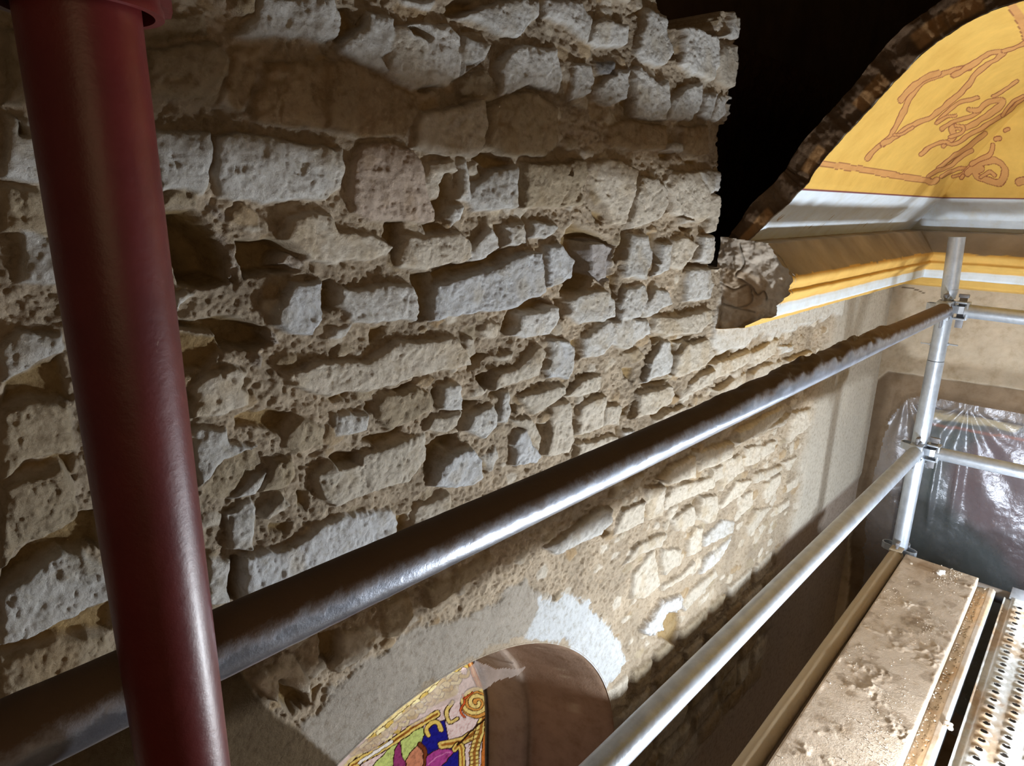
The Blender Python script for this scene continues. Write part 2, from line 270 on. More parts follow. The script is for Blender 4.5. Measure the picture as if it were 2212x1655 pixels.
# tile, tint, height in mm, outline
STONES = parse('''
A w 20 1050,0,1690,0,1740,200,1720,350,1600,400,1350,340,950,350,830,340,1000,180
A t 20 30,420,600,400,740,520,760,680,700,780,580,900,400,860,40,840
A b 12 1080,560,1400,520,1900,560,2069,640,2069,1130,1800,1160,1480,1130,1040,1110,1000,900,1090,760
A b 4 780,400,1080,420,1040,640,1000,860,900,1000,780,900,760,640
A w 18 100,1180,620,1200,640,1400,600,1600,560,1740,150,1720
A w 22 680,1250,850,1190,1230,1250,1500,1290,1800,1330,1815,1500,1750,1680,1640,1780,1100,1790,700,1740,650,1560
A t 10 30,100,560,150,600,340,40,330
A t 10 820,0,1020,0,1000,160,900,170,820,100
B w 22 350,100,580,150,600,450,480,520,560,640,480,640,130,480,100,420,170,320,330,230
B w 20 590,230,1080,210,1180,350,1160,700,1030,760,760,800,560,660,550,420
B w 20 1200,330,1450,400,1400,540,1170,690,1160,480
B t 15 1180,700,1420,600,1500,760,1600,880,1440,940,1200,870,1160,780
B w 20 1530,560,1700,400,2069,420,2110,700,2069,820,1820,780,1640,850,1500,880
B w 20 1160,150,1380,60,1700,0,1900,20,1900,160,1700,320,1530,320,1280,190
B w 15 640,0,970,0,960,60,880,90,680,50
B b 12 60,560,300,580,560,700,820,860,830,980,770,1120,720,1230,300,1240,0,1140,0,560
B c 20 860,1000,1400,900,1420,1150,1390,1370,1340,1410,930,1380,860,1350,780,1330,800,1160
B t 20 1440,980,1640,860,1860,830,2069,950,2069,1300,1950,1400,1660,1400,1420,1310,1430,1120
E p 20 340,60,490,30,760,100,850,250,900,520,950,640,950,730,600,740,380,740,240,660,180,480,240,230
E c 12 900,230,1130,180,1170,300,1030,330,1000,400,1020,520,930,560,860,420
E w 15 1190,220,1270,180,1270,560,1150,530,1210,380
E w 22 1300,430,1500,290,1720,230,1710,400,1690,600,1300,650,1240,540
E t 22 1770,220,2280,210,2275,600,1760,610
E c 22 100,820,420,870,590,960,540,1040,10,1120,-300,1060,-420,900,-330,700,-100,660,30,680
E c 18 700,880,1200,830,1290,910,1290,1040,1200,1120,870,1160,620,1130,640,1010
E w 20 1300,940,1440,780,1530,870,1530,980,1360,1080,1260,1080
E w 22 1600,780,1770,730,1770,930,1600,970
E w 16 1840,740,2069,770,1950,900,1820,900
E W 28 970,1300,1560,1120,1740,1010,1870,1020,1900,1250,1920,1370,1660,1500,1200,1590,940,1620,950,1440
E w 22 130,1330,350,1320,560,1290,770,1310,800,1450,780,1620,250,1640,150,1460
E w 15 1100,600,1220,590,1190,740,1110,800,1080,720
F W 25 80,960,230,930,340,1070,300,1250,80,1330,100,1150
D W 28 1340,880,1600,850,1610,1200,1500,1350,1290,1310,1190,1220,1190,1140,1270,1040
D w 12 1730,1290,1900,1240,1840,1350,1700,1380
D w 14 290,970,420,930,480,970,350,1060,330,1180
D t 12 180,70,480,60,500,210,200,190
F c 22 500,190,760,190,880,260,910,300,890,420,840,600,800,760,700,760,620,600,500,370
F c 22 950,340,1080,360,1180,480,1170,600,1100,720,850,800,830,740,880,500
F c 18 1220,310,1460,280,1560,470,1550,700,1480,750,1220,670,1190,450
F w 16 1460,280,1690,290,1730,340,1700,460,1560,480
F c 24 1560,490,1700,500,1690,680,1650,830,1520,850,1550,700
F t 16 340,200,460,190,480,330,360,580,210,590,300,420
F w 20 860,840,1010,860,1030,1050,980,1250,860,1230,800,1240,790,1080
F w 20 1130,930,1230,930,1190,1180,1060,1240,1100,1130
F c 18 1240,900,1380,890,1450,950,1380,1080,1290,1180,1210,1140
F w 20 1480,880,1640,860,1650,960,1560,1110,1430,1090
F w 20 1380,1170,1560,1150,1580,1300,1560,1420,1340,1460
F w 20 800,1330,980,1290,1000,1420,930,1600,740,1655,760,1450
F w 20 1070,1350,1190,1350,1240,1470,1000,1600,940,1590,960,1480
F w 20 290,1440,450,1370,650,1350,710,1450,710,1580,600,1640,400,1655,290,1560
F c 30 1290,700,1440,740,1290,770
C w 20 75,0,400,20,480,160,470,250,430,380,280,220,80,170
C w 20 500,220,620,160,830,220,830,400,780,430,620,430,440,380
C w 22 1000,80,1170,150,1180,370,1210,480,1150,590,960,550,910,460,940,280
C w 20 1320,240,1480,230,1640,350,1640,560,1590,720,1400,660,1290,600,1310,440
C w 20 1760,100,1840,90,1890,150,1870,350,1640,330,1720,300
C c 20 1660,400,1860,400,1870,500,1840,830,1640,740,1620,560
C w 22 880,620,940,590,1080,730,1180,720,1190,950,1150,1080,880,1040,870,850
C w 20 1200,920,1400,760,1500,740,1480,980,1400,1070,1170,1080
C w 16 1510,820,1620,850,1570,1000,1560,1070,1480,1030
C w 16 1640,870,1720,860,1700,1040,1640,1090,1570,1070,1600,960
C w 18 1740,870,1820,840,1810,980,1800,1100,1730,1080
C w 20 540,780,700,640,850,600,800,880,650,950,540,900
C w 20 340,560,480,560,520,700,490,850,300,910,340,700
C b 16 660,1120,860,1060,1150,1120,1150,1350,860,1360,650,1300
C b 18 1310,1130,1550,1120,1560,1380,1450,1410,1320,1350
C w 20 1180,1290,1310,1280,1310,1370,1160,1350
C g 12 550,540,720,550,700,670,560,660
G c 18 50,330,200,230,420,180,540,230,480,370,560,400,540,500,300,600,40,640
P c 22 627,798,690,779,787,779,850,735,981,730,1005,760,1012,785,984,795,868,817,843,833,714,849,630,832,608,803
G w 18 60,740,350,720,380,860,640,900,350,1000,100,1230,80,950
G t -4 150,1280,260,1110,500,930,640,920,650,1060,540,1180,420,1350,140,1330
G w 12 420,1350,620,1140,700,1130,600,1340
G t 12 700,1180,760,1020,950,960,960,1120,900,1230,620,1330
P c 20 673,1021,714,992,777,982,859,955,918,937,918,995,880,1042,810,1055,714,1095,690,1079
G w 12 1330,600,1480,560,1620,600,1600,740,1330,790
P t 15 811,859,897,838,923,843,930,882,892,906,831,928,812,900
G t 10 900,800,1050,620,1250,700,1220,850,1000,940,880,900
G c 18 700,1500,860,1300,940,1400,870,1460,720,1560,670,1540
G w 12 380,1655,360,1500,580,1380,640,1450,600,1560,500,1655
K W 22 360,450,700,380,850,260,1000,200,1290,140,1365,190,1360,330,900,560,560,680,370,750
K w 15 140,480,280,480,290,680,300,740,150,740
K w 15 270,190,440,130,440,260,430,420,270,420
K c 18 1480,130,1700,30,1730,170,1540,270,1460,300
K t 14 1540,660,1740,560,1860,490,1980,420,1990,480,1830,630,1780,660,1560,800
K t 16 1250,790,1440,700,1470,820,1370,960,1300,980
K c 18 1000,960,1180,890,1220,960,1200,1040,980,1200,940,1190
K c 20 480,1200,730,1130,800,1230,800,1330,730,1300,600,1230,620,1400,430,1270
H w 22 1300,110,1640,40,1650,150,1560,300,1380,330,1240,310,1290,210
H W 24 1560,360,1740,340,1790,400,1770,600,1720,680,1570,690,1550,600,1580,520
H c 24 1050,800,1100,640,1270,600,1480,390,1515,460,1465,660,1330,700
H w 20 620,770,800,740,800,960,620,970
H c 18 540,1060,800,960,740,1090,640,1180,480,1170
H w 20 870,1010,1080,920,1110,1020,1080,1110,980,1200,820,1150
H w 18 1170,820,1230,780,1240,980,1200,1080,1100,1080
H c 22 1330,820,1700,740,1710,820,1600,900,1440,1010,1370,930
H W 26 760,1340,880,1280,960,1380,970,1560,880,1655,520,1655,600,1450,680,1360
H W 22 1290,1170,1380,1150,1400,1260,1500,1350,1440,1430,1250,1480,1250,1290
H c 18 1240,1050,1430,1040,1500,1220,1500,1330,1400,1250,1350,1140
H c 22 1600,930,1750,880,1760,1080,1790,1200,1730,1360,1530,1370,1580,1130
H w 12 980,1380,1110,1310,1120,1410,1060,1540
H c 15 1090,490,1260,450,1230,530,1100,530
H c 15 830,340,900,340,930,470,880,510,830,450
H c 12 960,270,1050,190,1150,200,1130,320,1000,340
I c 22 200,1040,420,960,420,1060,390,1240,150,1330
I w 18 230,450,450,300,800,290,820,420,600,560,470,520,380,600,230,640
I c 24 860,270,1100,250,1350,180,1350,300,1250,390,970,440,830,400
I w 20 930,470,1000,490,1020,660,990,780,830,830,760,860,830,640
I c 20 1130,510,1330,470,1400,600,1280,720,1100,800,1050,800,1080,600
I c 20 190,820,380,780,370,920,90,980,70,960
I c 20 430,1060,560,1040,540,1230,400,1240
I c 24 730,960,1010,880,1030,960,980,1040,850,1120,640,1180,700,1080
I c 20 1200,850,1400,720,1370,870,1100,1000
I c 20 870,1180,1120,1050,1140,1130,850,1280
I t 12 610,590,720,540,790,620,700,690
I c 20 150,1560,190,1400,520,1320,540,1410
I w 20 590,1280,680,1270,700,1340,590,1380
I c 20 1600,1420,1640,1260,2069,1060,2069,1130,2000,1230
L c 20 200,880,180,760,600,600,590,720,480,790,200,930
L c 20 620,620,900,470,860,650,600,800
L c 20 600,860,700,770,960,720,940,800,820,920,560,1010
L c 20 1000,720,1300,600,1320,680,1200,750,1000,840
L c 20 200,1060,560,850,540,1040,200,1200
L w 14 930,560,1100,540,1100,600,930,650
L c 20 450,1500,1020,1210,1020,1300,800,1480,430,1640
L c 20 1080,1300,1300,1240,1290,1420,1000,1640
J c 18 1240,90,1470,10,1460,130,1230,240
J c 18 910,290,1040,190,1200,110,1210,280,980,330
J c 18 840,350,960,340,970,420,950,570,840,600
J c 18 650,530,820,440,800,620,590,720
J w 20 270,680,480,510,560,500,560,600,480,700,160,860,80,800
J c 18 550,440,600,360,830,250,780,350,640,430
J c 18 990,430,1060,340,1300,280,1330,210,1330,350,990,510
J c 18 1340,210,1400,180,1400,260,1330,330
J c 20 1240,420,1360,400,1370,480,1340,600,1280,620,1210,590
J c 18 1030,600,1180,480,1200,550,1170,630,1060,680
J c 18 660,930,790,760,990,690,940,790,790,850,700,920
J c 18 720,1180,740,1000,900,800,920,1070,800,1190
J c 18 950,920,960,800,1100,810,1060,910,960,1000
J c 18 1150,730,1200,640,1250,660,1240,830,1150,870
J w 16 1270,720,1400,590,1490,610,1480,690,1260,790
J c 16 1400,470,1500,310,1620,290,1540,410,1400,510
J c 16 1530,480,1580,400,1620,380,1620,480,1540,560
J c 16 1580,60,1690,30,1670,150,1580,200
J c 16 1700,40,1800,0,1780,80,1700,130
J c 16 1640,250,1840,180,1840,230,1640,330
J c 16 1700,440,1720,320,1840,250,1830,330,1750,430
J c 16 1580,640,1640,520,1780,500,1700,590,1600,720
J c 16 1400,150,1480,130,1540,110,1560,230,1420,320,1380,390
J c 16 1800,500,1900,440,1900,490,1790,560
J w 16 1290,860,1370,810,1480,720,1380,900,1230,1000
J c 16 950,1080,1100,1000,1200,900,1180,990,950,1120
J c 16 1100,1200,1350,960,1360,1010,1120,1280
J c 14 1850,170,1960,120,1900,230
J c 14 1880,340,1960,260,1960,330,1880,400
M t 18 0,140,130,150,180,450,180,520,0,530
M w 18 0,580,140,600,250,820,200,930,0,900
M t 14 0,960,200,960,280,1080,300,1200,0,1200
M w 16 80,1180,300,1220,340,1450,100,1440
N w 20 0,180,90,110,240,130,240,200,130,250,0,320
N t 18 0,440,130,390,270,410,300,580,100,620,0,690
N t 20 0,720,240,640,290,700,300,840,240,890,100,960,0,1040
N w 20 0,1130,240,980,310,970,430,1050,450,1150,340,1200,0,1350
N t 16 0,1400,200,1320,400,1310,440,1380,200,1480,0,1600
''')
GAPS = parse('''
D x 95 190,220,480,240,700,420,820,600,900,900,700,920,400,900,230,600
D x 60 850,470,1250,480,1420,620,1420,760,1300,800,950,860,900,700
D x 55 800,1180,1180,1280,1280,1420,1000,1500,760,1500,700,1350,340,1300,340,1240
D x 25 300,1300,760,1350,760,1500,600,1655,320,1655
E x 28 1040,290,1150,290,1140,520,1110,560,1080,690,1000,760,950,560,1030,520,1000,400
E x 32 560,740,710,740,690,900,600,1110,590,960,550,880
E x 35 770,1180,950,1180,960,1300,940,1600,800,1620,780,1440,800,1320
E x 25 1720,230,1780,240,1770,590,1690,590
E x 20 1330,180,1450,100,1690,200,1700,240,1500,310
E x 25 1530,760,1600,760,1590,990,1530,980
E x 25 1780,680,1830,640,1830,900,1770,910
E x 30 1890,980,1930,990,1960,1200,1930,1310
E x 18 950,1190,1250,1100,1560,990,1680,1010,1560,1100,1000,1270
E x 35 0,1280,100,1270,140,1500,60,1550,0,1520
E x 20 1620,1590,1700,1480,1900,1400,2069,1480,1900,1530,1700,1550,1680,1655
E x 14 860,740,960,720,1060,760,1080,820,900,860
B x 20 80,60,200,60,280,200,350,100,330,230,90,380,80,230
B x 18 1100,20,1350,0,1350,90,1160,140,1090,120
B x 16 700,240,830,230,930,340,900,400,760,330
B x 14 1200,570,1380,520,1320,600,1200,660
B x 30 840,760,1040,780,900,830,830,810
B x 16 1220,220,1500,310,1380,300,1230,300
F x 85 290,830,400,740,520,790,700,900,720,880,770,960,700,1090,710,1260,640,1300,560,1250,480,1380,260,1410,280,1290,340,1080,270,900
F x 30 800,810,860,810,800,1000,760,1130,710,1090,770,960
F x 30 1040,830,1130,830,1120,1100,1050,1080,1030,920
F x 20 1140,690,1200,520,1210,660
F x 30 700,1240,780,1180,770,1330,730,1560,700,1300
F x 30 1320,790,1440,780,1420,850,1350,850
F x 30 215,1400,280,1420,270,1600,200,1600
F x 20 1340,1200,1380,1090,1560,1130,1400,1160
F x 22 1150,110,1290,130,1220,200,1150,190
F x 16 1370,180,1500,180,1480,240,1400,230
F x 20 530,620,660,680,650,800,560,700
F x 18 300,240,330,260,300,330,270,320
C x 32 1180,60,1250,180,1300,530,1220,530,1170,150
C x 30 40,0,75,0,75,180,50,200
C x 20 860,600,860,850,870,1040,790,920,830,700
C x 14 1270,820,1300,760,1400,740,1390,780,1290,840
C x 14 1000,70,980,170,930,150,780,190
G x 25 580,560,850,580,1020,600,900,780,780,790,620,720,460,760,450,620
G x 22 1620,480,1700,500,1680,600,1620,600
G x 28 260,1060,520,920,600,910,420,960,150,1220
G x 20 1030,1280,1120,1300,1110,1460,1040,1440
G x 20 1290,990,1400,920,1560,950,1550,1040,1330,1070
G x 20 1270,430,1480,400,1480,460,1330,500
G x 26 1840,380,2060,290,2060,360,1900,430
G x 26 1540,850,1750,760,1980,700,1980,800,1700,900
K x 40 290,480,350,470,375,750,300,740
K x 45 600,1260,760,1330,830,1440,700,1500,600,1400
K x 28 870,980,990,940,1000,1100,930,1180,870,1140
K x 20 1360,200,1440,180,1460,290,1360,330
K x 18 560,260,720,230,700,330,570,320
K x 16 820,1330,1230,1040,1300,1010,900,1290,830,1440
H x 25 1190,170,1230,110,1400,30,1600,0,1560,60,1300,110,1280,250,1230,310,1180,260
H x 30 1500,370,1560,500,1540,620,1480,650,1520,500
H x 35 950,660,1080,620,1070,740,1000,800
H x 25 890,540,960,440,1060,480,960,590,890,640
H x 30 770,1000,870,870,990,890,860,1010,800,1160,730,1110
H x 35 500,1330,600,1240,800,1180,810,1260,760,1340,660,1340,520,1600,500,1440
H x 25 1490,1090,1570,1090,1540,1200,1530,1340,1500,1330,1510,1210
H x 20 0,220,130,220,140,290,60,370,0,380
H x 25 560,800,620,780,620,980,580,960
H x 20 1800,360,1870,330,1860,540,1800,520
H x 22 1240,900,1320,910,1310,1000,1250,980
H x 20 1760,1050,1820,1060,1790,1180
H x 20 1060,820,1180,760,1150,860,1050,870
H x 28 970,1420,1060,1540,1030,1550,960,1480
I x 30 1010,490,1090,520,1040,790,990,780,1020,660
I x 20 830,440,930,450,860,540
I x 25 1030,980,1130,880,1100,990
I x 20 600,740,720,720,700,860,640,830
I x 25 90,1480,180,1390,120,1540
I x 25 540,1260,580,1200,580,1380,530,1410
I x 20 140,480,220,460,220,640,150,660
I x 20 570,1110,680,1050,640,1150,590,1160
I x 16 1370,650,1450,570,1640,530,1540,620,1400,690
I x 18 1010,490,1250,400,1200,450,1090,520
I x 18 760,880,1000,820,960,880,800,910
I x 16 850,1150,1000,1040,1060,1050,880,1180
J x 20 960,340,1050,340,1000,400,970,520,960,420
J x 20 1200,60,1230,60,1220,240
J x 20 1200,460,1240,420,1210,570
J x 20 900,790,940,830,930,960
J x 20 500,720,570,650,580,700,530,740
J x 20 920,960,950,980,940,1010
J x 20 940,1340,1000,1290,1110,1290,1110,1400,1060,1540,940,1480
N x 22 0,330,130,260,250,210,290,400,130,385,0,430
N x 24 0,1050,240,890,320,820,400,800,400,960,310,970,240,980,0,1110
N x 14 0,700,100,630,300,590,290,690,240,640
N x 16 0,1360,340,1210,460,1170,440,1300,200,1320,0,1400
M x 12 60,580,130,640,150,700,60,690
''')
TINT = dict(W=(.70, .715, .73), w=(.70, .685, .65), c=(.67, .605, .505), p=(.55, .45, .37), t=(.46, .38, .27), b=(.46, .35, .225), g=(.30, .30, .31))
# columns: spacing grows with distance from the camera
xs = list(np.arange(-.6, -.12, .008))+[-.12]
while xs[-1] < 3.24: xs.append(xs[-1]+.00125*(1+1.25*max(xs[-1], 0)))
xs = np.array(xs); xs[-1] = 3.235
zs = np.concatenate([np.arange(-2.7, -1.45, .008), np.arange(-1.45, .52, .0019)])
GX, GZ = np.meshgrid(xs, zs)
wx = GX+fbm(GX, GZ, .05, 3, 31)*.006+fbm(GX, GZ, .012, 2, 37)*.0022
wz = GZ+fbm(GX, GZ, .05, 3, 41)*.006+fbm(GX, GZ, .012, 2, 47)*.0022
rough1 = fbm(GX, GZ, .045, 5, 3, .6); rough2 = fbm(GX, GZ, .011, 3, 9, .6); big = fbm(GX, GZ, .3, 3, 5)
rough3 = fbm(GX, GZ, .0052, 2, 13, .6)
H = -.0015+rough1*.007+rough2*.0045+rough3*.0016+big*.003
# pitted mortar
pits = np.clip(vnoise(GX/.006, GZ/.006, 77)-.62, 0, 1)*.012; H = H-pits
C = np.empty(GX.shape+(3,)); mo = np.array((.47, .385, .285)); C[:] = mo
C *= (1+.34*fbm(GX, GZ, .09, 4, 60)[..., None])
# small bedded pebbles so that mortar between the traced stones is rubble too
rs = np.random.RandomState(3)
def stamp(poly, fn, pad=.02):
    px = [p[0] for p in poly]; pz = [p[1] for p in poly]
    i0, i1 = np.searchsorted(xs, (min(px)-pad, max(px)+pad)); j0, j1 = np.searchsorted(zs, (min(pz)-pad, max(pz)+pad))
    if i1 <= i0 or j1 <= j0: return
    sl = (slice(j0, j1), slice(i0, i1)); fn(sl, poly_sd(wx[sl], wz[sl], poly))
def stone_fn(h, tint, k, soft=.0045, rg=1.0):
    tx, tz = rs.uniform(-.05, .05), rs.uniform(-.06, .03); tv = 1+rs.uniform(-.10, .08)
    def f(sl, sd):
        sd = sd+.0016; m = sstep(sd, -.0012, soft)
        cx = GX[sl]; cz = GZ[sl]; mx = cx[sd > 0].mean() if (sd > 0).any() else 0; mz = cz[sd > 0].mean() if (sd > 0).any() else 0
        fac = np.abs(fbm(cx+k*3.1, cz, .10, 3, 90+k % 5))*.009*rg
        chip = sstep(fbm(cx*1.3+k, cz, .013, 3, 50+k % 5), .2, .5)*.0022*rg
        top = h*.60+(cx-mx)*tx+(cz-mz)*tz+fac+rough1[sl]*.0030*rg+rough2[sl]*.0022*rg+rough3[sl]*.0010*rg-chip-.003*sstep(-sd, -.012, 0)
        H[sl] = H[sl]*(1-m)+top*m
        mc = sstep(sd, -.001, .004)
        wear = sstep(fbm(cx+k, cz, .05, 4, 70+k % 7), .05, .55)*.55
        col = np.array(tint)*tv; col2 = col*(.80, .70, .55)
        cc = col*(1-wear[..., None])+col2*wear[..., None]
        C[sl] = C[sl]*(1-mc[..., None])+cc*mc[..., None]
    return f
for k in range(1500):
    x = rs.uniform(-.1, 2.5); z = rs.uniform(-1.9, .5); s = rs.uniform(.006, .018)*(1+.3*x)
    a0 = rs.uniform(0, 6.3); n = rs.randint(5, 8)
    poly = [(x+s*rs.uniform(.7, 1.5)*math.cos(a0+6.283*i/n), z+s*rs.uniform(.5, .9)*math.sin(a0+6.283*i/n)) for i in range(n)]
    stamp(poly, stone_fn(rs.uniform(-.002, .007), TINT[rs.choice(list('ctbc'))], k, .004, .5))
# courses of stones where the wall drops below the traced part (in the deck's shade)
for row in range(14):
    z0 = -1.23-row*.1; x = .9+rs.uniform(0, .1)
    while x < 2.35-row*.015:
        ww = rs.uniform(.09, .2); hh = rs.uniform(.055, .08)
        poly = [(x, z0+rs.uniform(-.01, .01)), (x+ww, z0+rs.uniform(-.01, .01)), (x+ww-.01, z0-hh), (x+.01, z0-hh+rs.uniform(-.01, .01))]
        stamp(poly, stone_fn(.014, TINT[rs.choice(list('tcb'))], row)); x += ww+rs.uniform(.015, .03)
for row in range(5):
    z0 = .215+row*.085; x = -.55+rs.uniform(0, .1)
    while x < 1.15:
        ww = rs.uniform(.09, .24); hh = rs.uniform(.05, .068); lim = .20+.17*max(x-.15, 0)
        poly = [(x, z0+hh*.5), (x+ww, z0+hh*.5+rs.uniform(-.008, .008)), (x+ww-rs.uniform(0, .02), z0-hh*.5), (x+.01, z0-hh*.5+rs.uniform(-.008, .008))]
        if z0-hh*.5 > lim-.01: stamp(poly, stone_fn(.02, TINT[rs.choice(list('wtcw'))], row))
        x += ww+rs.uniform(.012, .022)
for row in range(14):
    x = -.55
    while x < -.02:
        ww = rs.uniform(.07, .16); z0 = .2-row*.085; stamp([(x, z0), (min(x+ww, .0), z0-.01), (min(x+ww, .0), z0-.06), (x+.01, z0-.065)], stone_fn(.02, TINT[rs.choice(list('wtc'))], row)); x += ww+.02
for k, (t, c, h, pts) in enumerate(STONES): stamp(wall_poly(t, pts), stone_fn(h, TINT[c], k))
def gap_fn(d):
    def f(sl, sd):
        m = sstep(sd, -.002, .007 if d < .05 else .016)
        fl = -d+rough1[sl]*.007+rough2[sl]*.002
        H[sl] = H[sl]*(1-m)+np.minimum(fl, H[sl])*m
        mc = sstep(sd, 0, .006)[..., None]*.9; C[sl] = C[sl]*(1-mc)+np.array((.37, .255, .115))*mc*(1+.2*fbm(GX[sl], GZ[sl], .04, 3, 8)[..., None])
    return f
for t, c, d, pts in GAPS: stamp(wall_poly(t, pts), gap_fn(d), .03)
stamp(wall_poly('F', [(530, 920), (640, 900), (760, 960), (700, 1090), (700, 1270), (620, 1300), (540, 1210)]), stone_fn(-.012, (.50, .47, .46), 3, .01))
# ragged lips hanging across the big putlog hole
for pts in ([(700, 400), (780, 470), (830, 560), (930, 740), (930, 830), (890, 760), (840, 920), (810, 700), (760, 560)], [(1240, 740), (1260, 660), (1330, 600), (1440, 650), (1420, 760)], [(590, 130), (700, 150), (820, 290), (760, 300), (640, 240)], [(1000, 1560), (1040, 1500), (1110, 1540), (1110, 1630), (1020, 1640)], [(1150, 1350), (1200, 1300), (1300, 1420), (1240, 1440)]):
    stamp(wall_poly('D', pts), stone_fn(-.004, (.50, .43, .36), 2, .006, 2))
# mortar skin on both sides of the arch: smooth grey plaster, then white paint
def skin_fn(col, h=.002, soft=.012, flat=.85):
    def f(sl, sd):
        sd = sd+rough1[sl]*.022+rough2[sl]*.010; m = sstep(sd, -.004, soft)*flat; top = h+rough1[sl]*.0012+rough2[sl]*.0004+big[sl]*.002
        H[sl] = H[sl]*(1-m)+top*m; mc = sstep(sd, -.002, .008)[..., None]
        C[sl] = C[sl]*(1-mc)+np.array(col)*(1+.10*rough1[sl][..., None])*mc
    return f
for col, pts in (((.44, .395, .335), [(350, 1000), (450, 960), (500, 830), (700, 700), (980, 510), (1130, 470), (1290, 440), (1430, 330), (1560, 240), (1650, 330), (1640, 480), (1500, 560), (1310, 640), (1000, 850), (560, 1260), (430, 1130)]),
                 ((.66, .68, .69), [(1560, 560), (1640, 350), (1760, 330), (1900, 380), (2000, 500), (2060, 600), (2110, 690), (1985, 840), (1900, 720), (1780, 600), (1620, 575)])):
    stamp(wall_poly('Q', pts), skin_fn(col))
stamp(wall_poly('J', [(850, 1350), (950, 1180), (1100, 1160), (1120, 1260), (1000, 1290), (940, 1340), (940, 1410), (800, 1470), (790, 1400)]), skin_fn((.68, .69, .70), .02, .006))
# smooth render strip in the corner and lime smears below the cornice
strip = sstep(GX+fbm(GX, GZ, .15, 3, 12)*.05+.10*sstep(-GZ, .45, 1.0), 2.46, 2.56)
H = H*(1-strip)+(.012+rough1*.0012)*strip
C = C*(1-strip[..., None])+np.array((.56, .51, .43))*(1+.12*big[..., None])*strip[..., None]
lime = sstep(fbm(GX, GZ, .12, 4, 14)+1.5*sstep(GZ, -.47, -.33)*sstep(GX, 1.45, 1.7)-.9, 0, .35)*(GX < 2.6)*(GZ < -.2)
H = H*(1-lime*.6)+.016*lime*.6; C = C*(1-lime[..., None]*.85)+np.array((.76, .745, .70))*lime[..., None]*.85
low = sstep(GX, 2.2, 2.4)*sstep(-GZ, 1.2, 1.25); low = np.maximum(low, sstep(-GZ, 1.75, 1.85))
H = H*(1-low)+.004*low; C = C*(1-low[..., None])+np.array((.46, .375, .31))*low[..., None]
smear = sstep(1-np.abs((GX-1.78)-(GZ+1.75)*.35)/.09, 0, 1)*sstep(GZ, -2.1, -1.9)*sstep(-GZ, 1.45, 1.6)
C = C*(1-smear[..., None]*.5)+np.array((.5, .46, .42))*smear[..., None]*.5
# dark brown, flattened patch at the foot of the near end
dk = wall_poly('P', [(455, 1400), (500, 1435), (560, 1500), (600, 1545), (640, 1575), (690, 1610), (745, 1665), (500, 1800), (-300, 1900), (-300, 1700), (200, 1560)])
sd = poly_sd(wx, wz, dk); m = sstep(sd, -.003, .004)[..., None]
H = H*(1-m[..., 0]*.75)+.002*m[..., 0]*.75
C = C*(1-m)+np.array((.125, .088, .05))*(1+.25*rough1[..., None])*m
# the wall stops short: broken end and notched top, the roof space behind it lies 0.35 m further back
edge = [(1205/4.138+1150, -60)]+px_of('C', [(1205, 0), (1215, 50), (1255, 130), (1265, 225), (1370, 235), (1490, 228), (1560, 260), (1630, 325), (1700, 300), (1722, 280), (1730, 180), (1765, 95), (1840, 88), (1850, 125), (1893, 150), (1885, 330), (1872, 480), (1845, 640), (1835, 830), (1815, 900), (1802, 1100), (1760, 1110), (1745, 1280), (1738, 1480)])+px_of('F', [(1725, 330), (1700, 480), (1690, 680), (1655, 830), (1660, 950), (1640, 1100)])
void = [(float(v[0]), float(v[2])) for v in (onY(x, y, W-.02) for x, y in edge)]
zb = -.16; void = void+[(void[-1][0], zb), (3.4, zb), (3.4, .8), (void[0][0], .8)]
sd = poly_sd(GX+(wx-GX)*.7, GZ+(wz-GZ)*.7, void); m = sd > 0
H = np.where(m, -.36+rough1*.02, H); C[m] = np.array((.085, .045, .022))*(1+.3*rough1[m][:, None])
# below the cornice bed the wall is level with its plaster
# arched niche
AX, AZ, AR, AR2, ADEP = .66, -1.48, .62, .49, .36
def arch_d(x, z, r): return np.where(z > AZ, np.hypot(x-AX, z-AZ), np.abs(x-AX))-r
ad = arch_d(GX, GZ, AR)
nr = 1-sstep(ad, .004, .03); H = H*(1-nr)+.001*nr
PX, PZ = GX.copy(), GZ.copy()
near = (ad < 0) & (ad > -.006) & (GZ > AZ)
s_ = np.where(near, AR/np.maximum(np.hypot(GX-AX, GZ-AZ), 1e-6), 1); PX = AX+(GX-AX)*s_; PZ = np.where(near, AZ+(GZ-AZ)*s_, GZ); PX = np.where(near, PX, GX)
inside = ad < -.0005
vk = ~(inside & ~near); fk = vk[:-1, :-1] & vk[1:, :-1] & vk[:-1, 1:] & vk[1:, 1:]
fin = near | (ad < .0)
fk &= ~(fin[:-1, :-1] & fin[1:, :-1] & fin[:-1, 1:] & fin[1:, 1:])
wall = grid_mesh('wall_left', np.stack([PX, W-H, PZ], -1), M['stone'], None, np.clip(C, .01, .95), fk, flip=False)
tag(wall, kind='structure')
del wx, wz, GX, GZ, PX, PZ, C

# ------------------------------------------------------------------ niche reveal and stained-glass window
def arch_curve(r, y, n=48, zlow=-2.7):
    p = [(AX-r, y, zlow), (AX-r, y, AZ)]
    for i in range(1, n): a = math.pi*(1-i/n); p.append((AX+r*math.cos(a), y, AZ+r*math.sin(a)))
    return p+[(AX+r, y, AZ), (AX+r, y, zlow)]
def lerp_curve(t, r, y):
    return arch_curve(r, y)
rows = []
for r, y in [(.624, W-.0015), (.619, W+.003), (.60, W+.05), (.575, W+.13), (.548, W+.22), (.540, W+.235), (.530, W+.24), (.51, W+.29), (.49, W+ADEP), (.488, W+ADEP+.03)]:
    c = np.array(arch_curve(r, y)); rows.append(c)
P = np.stack(rows, 0)
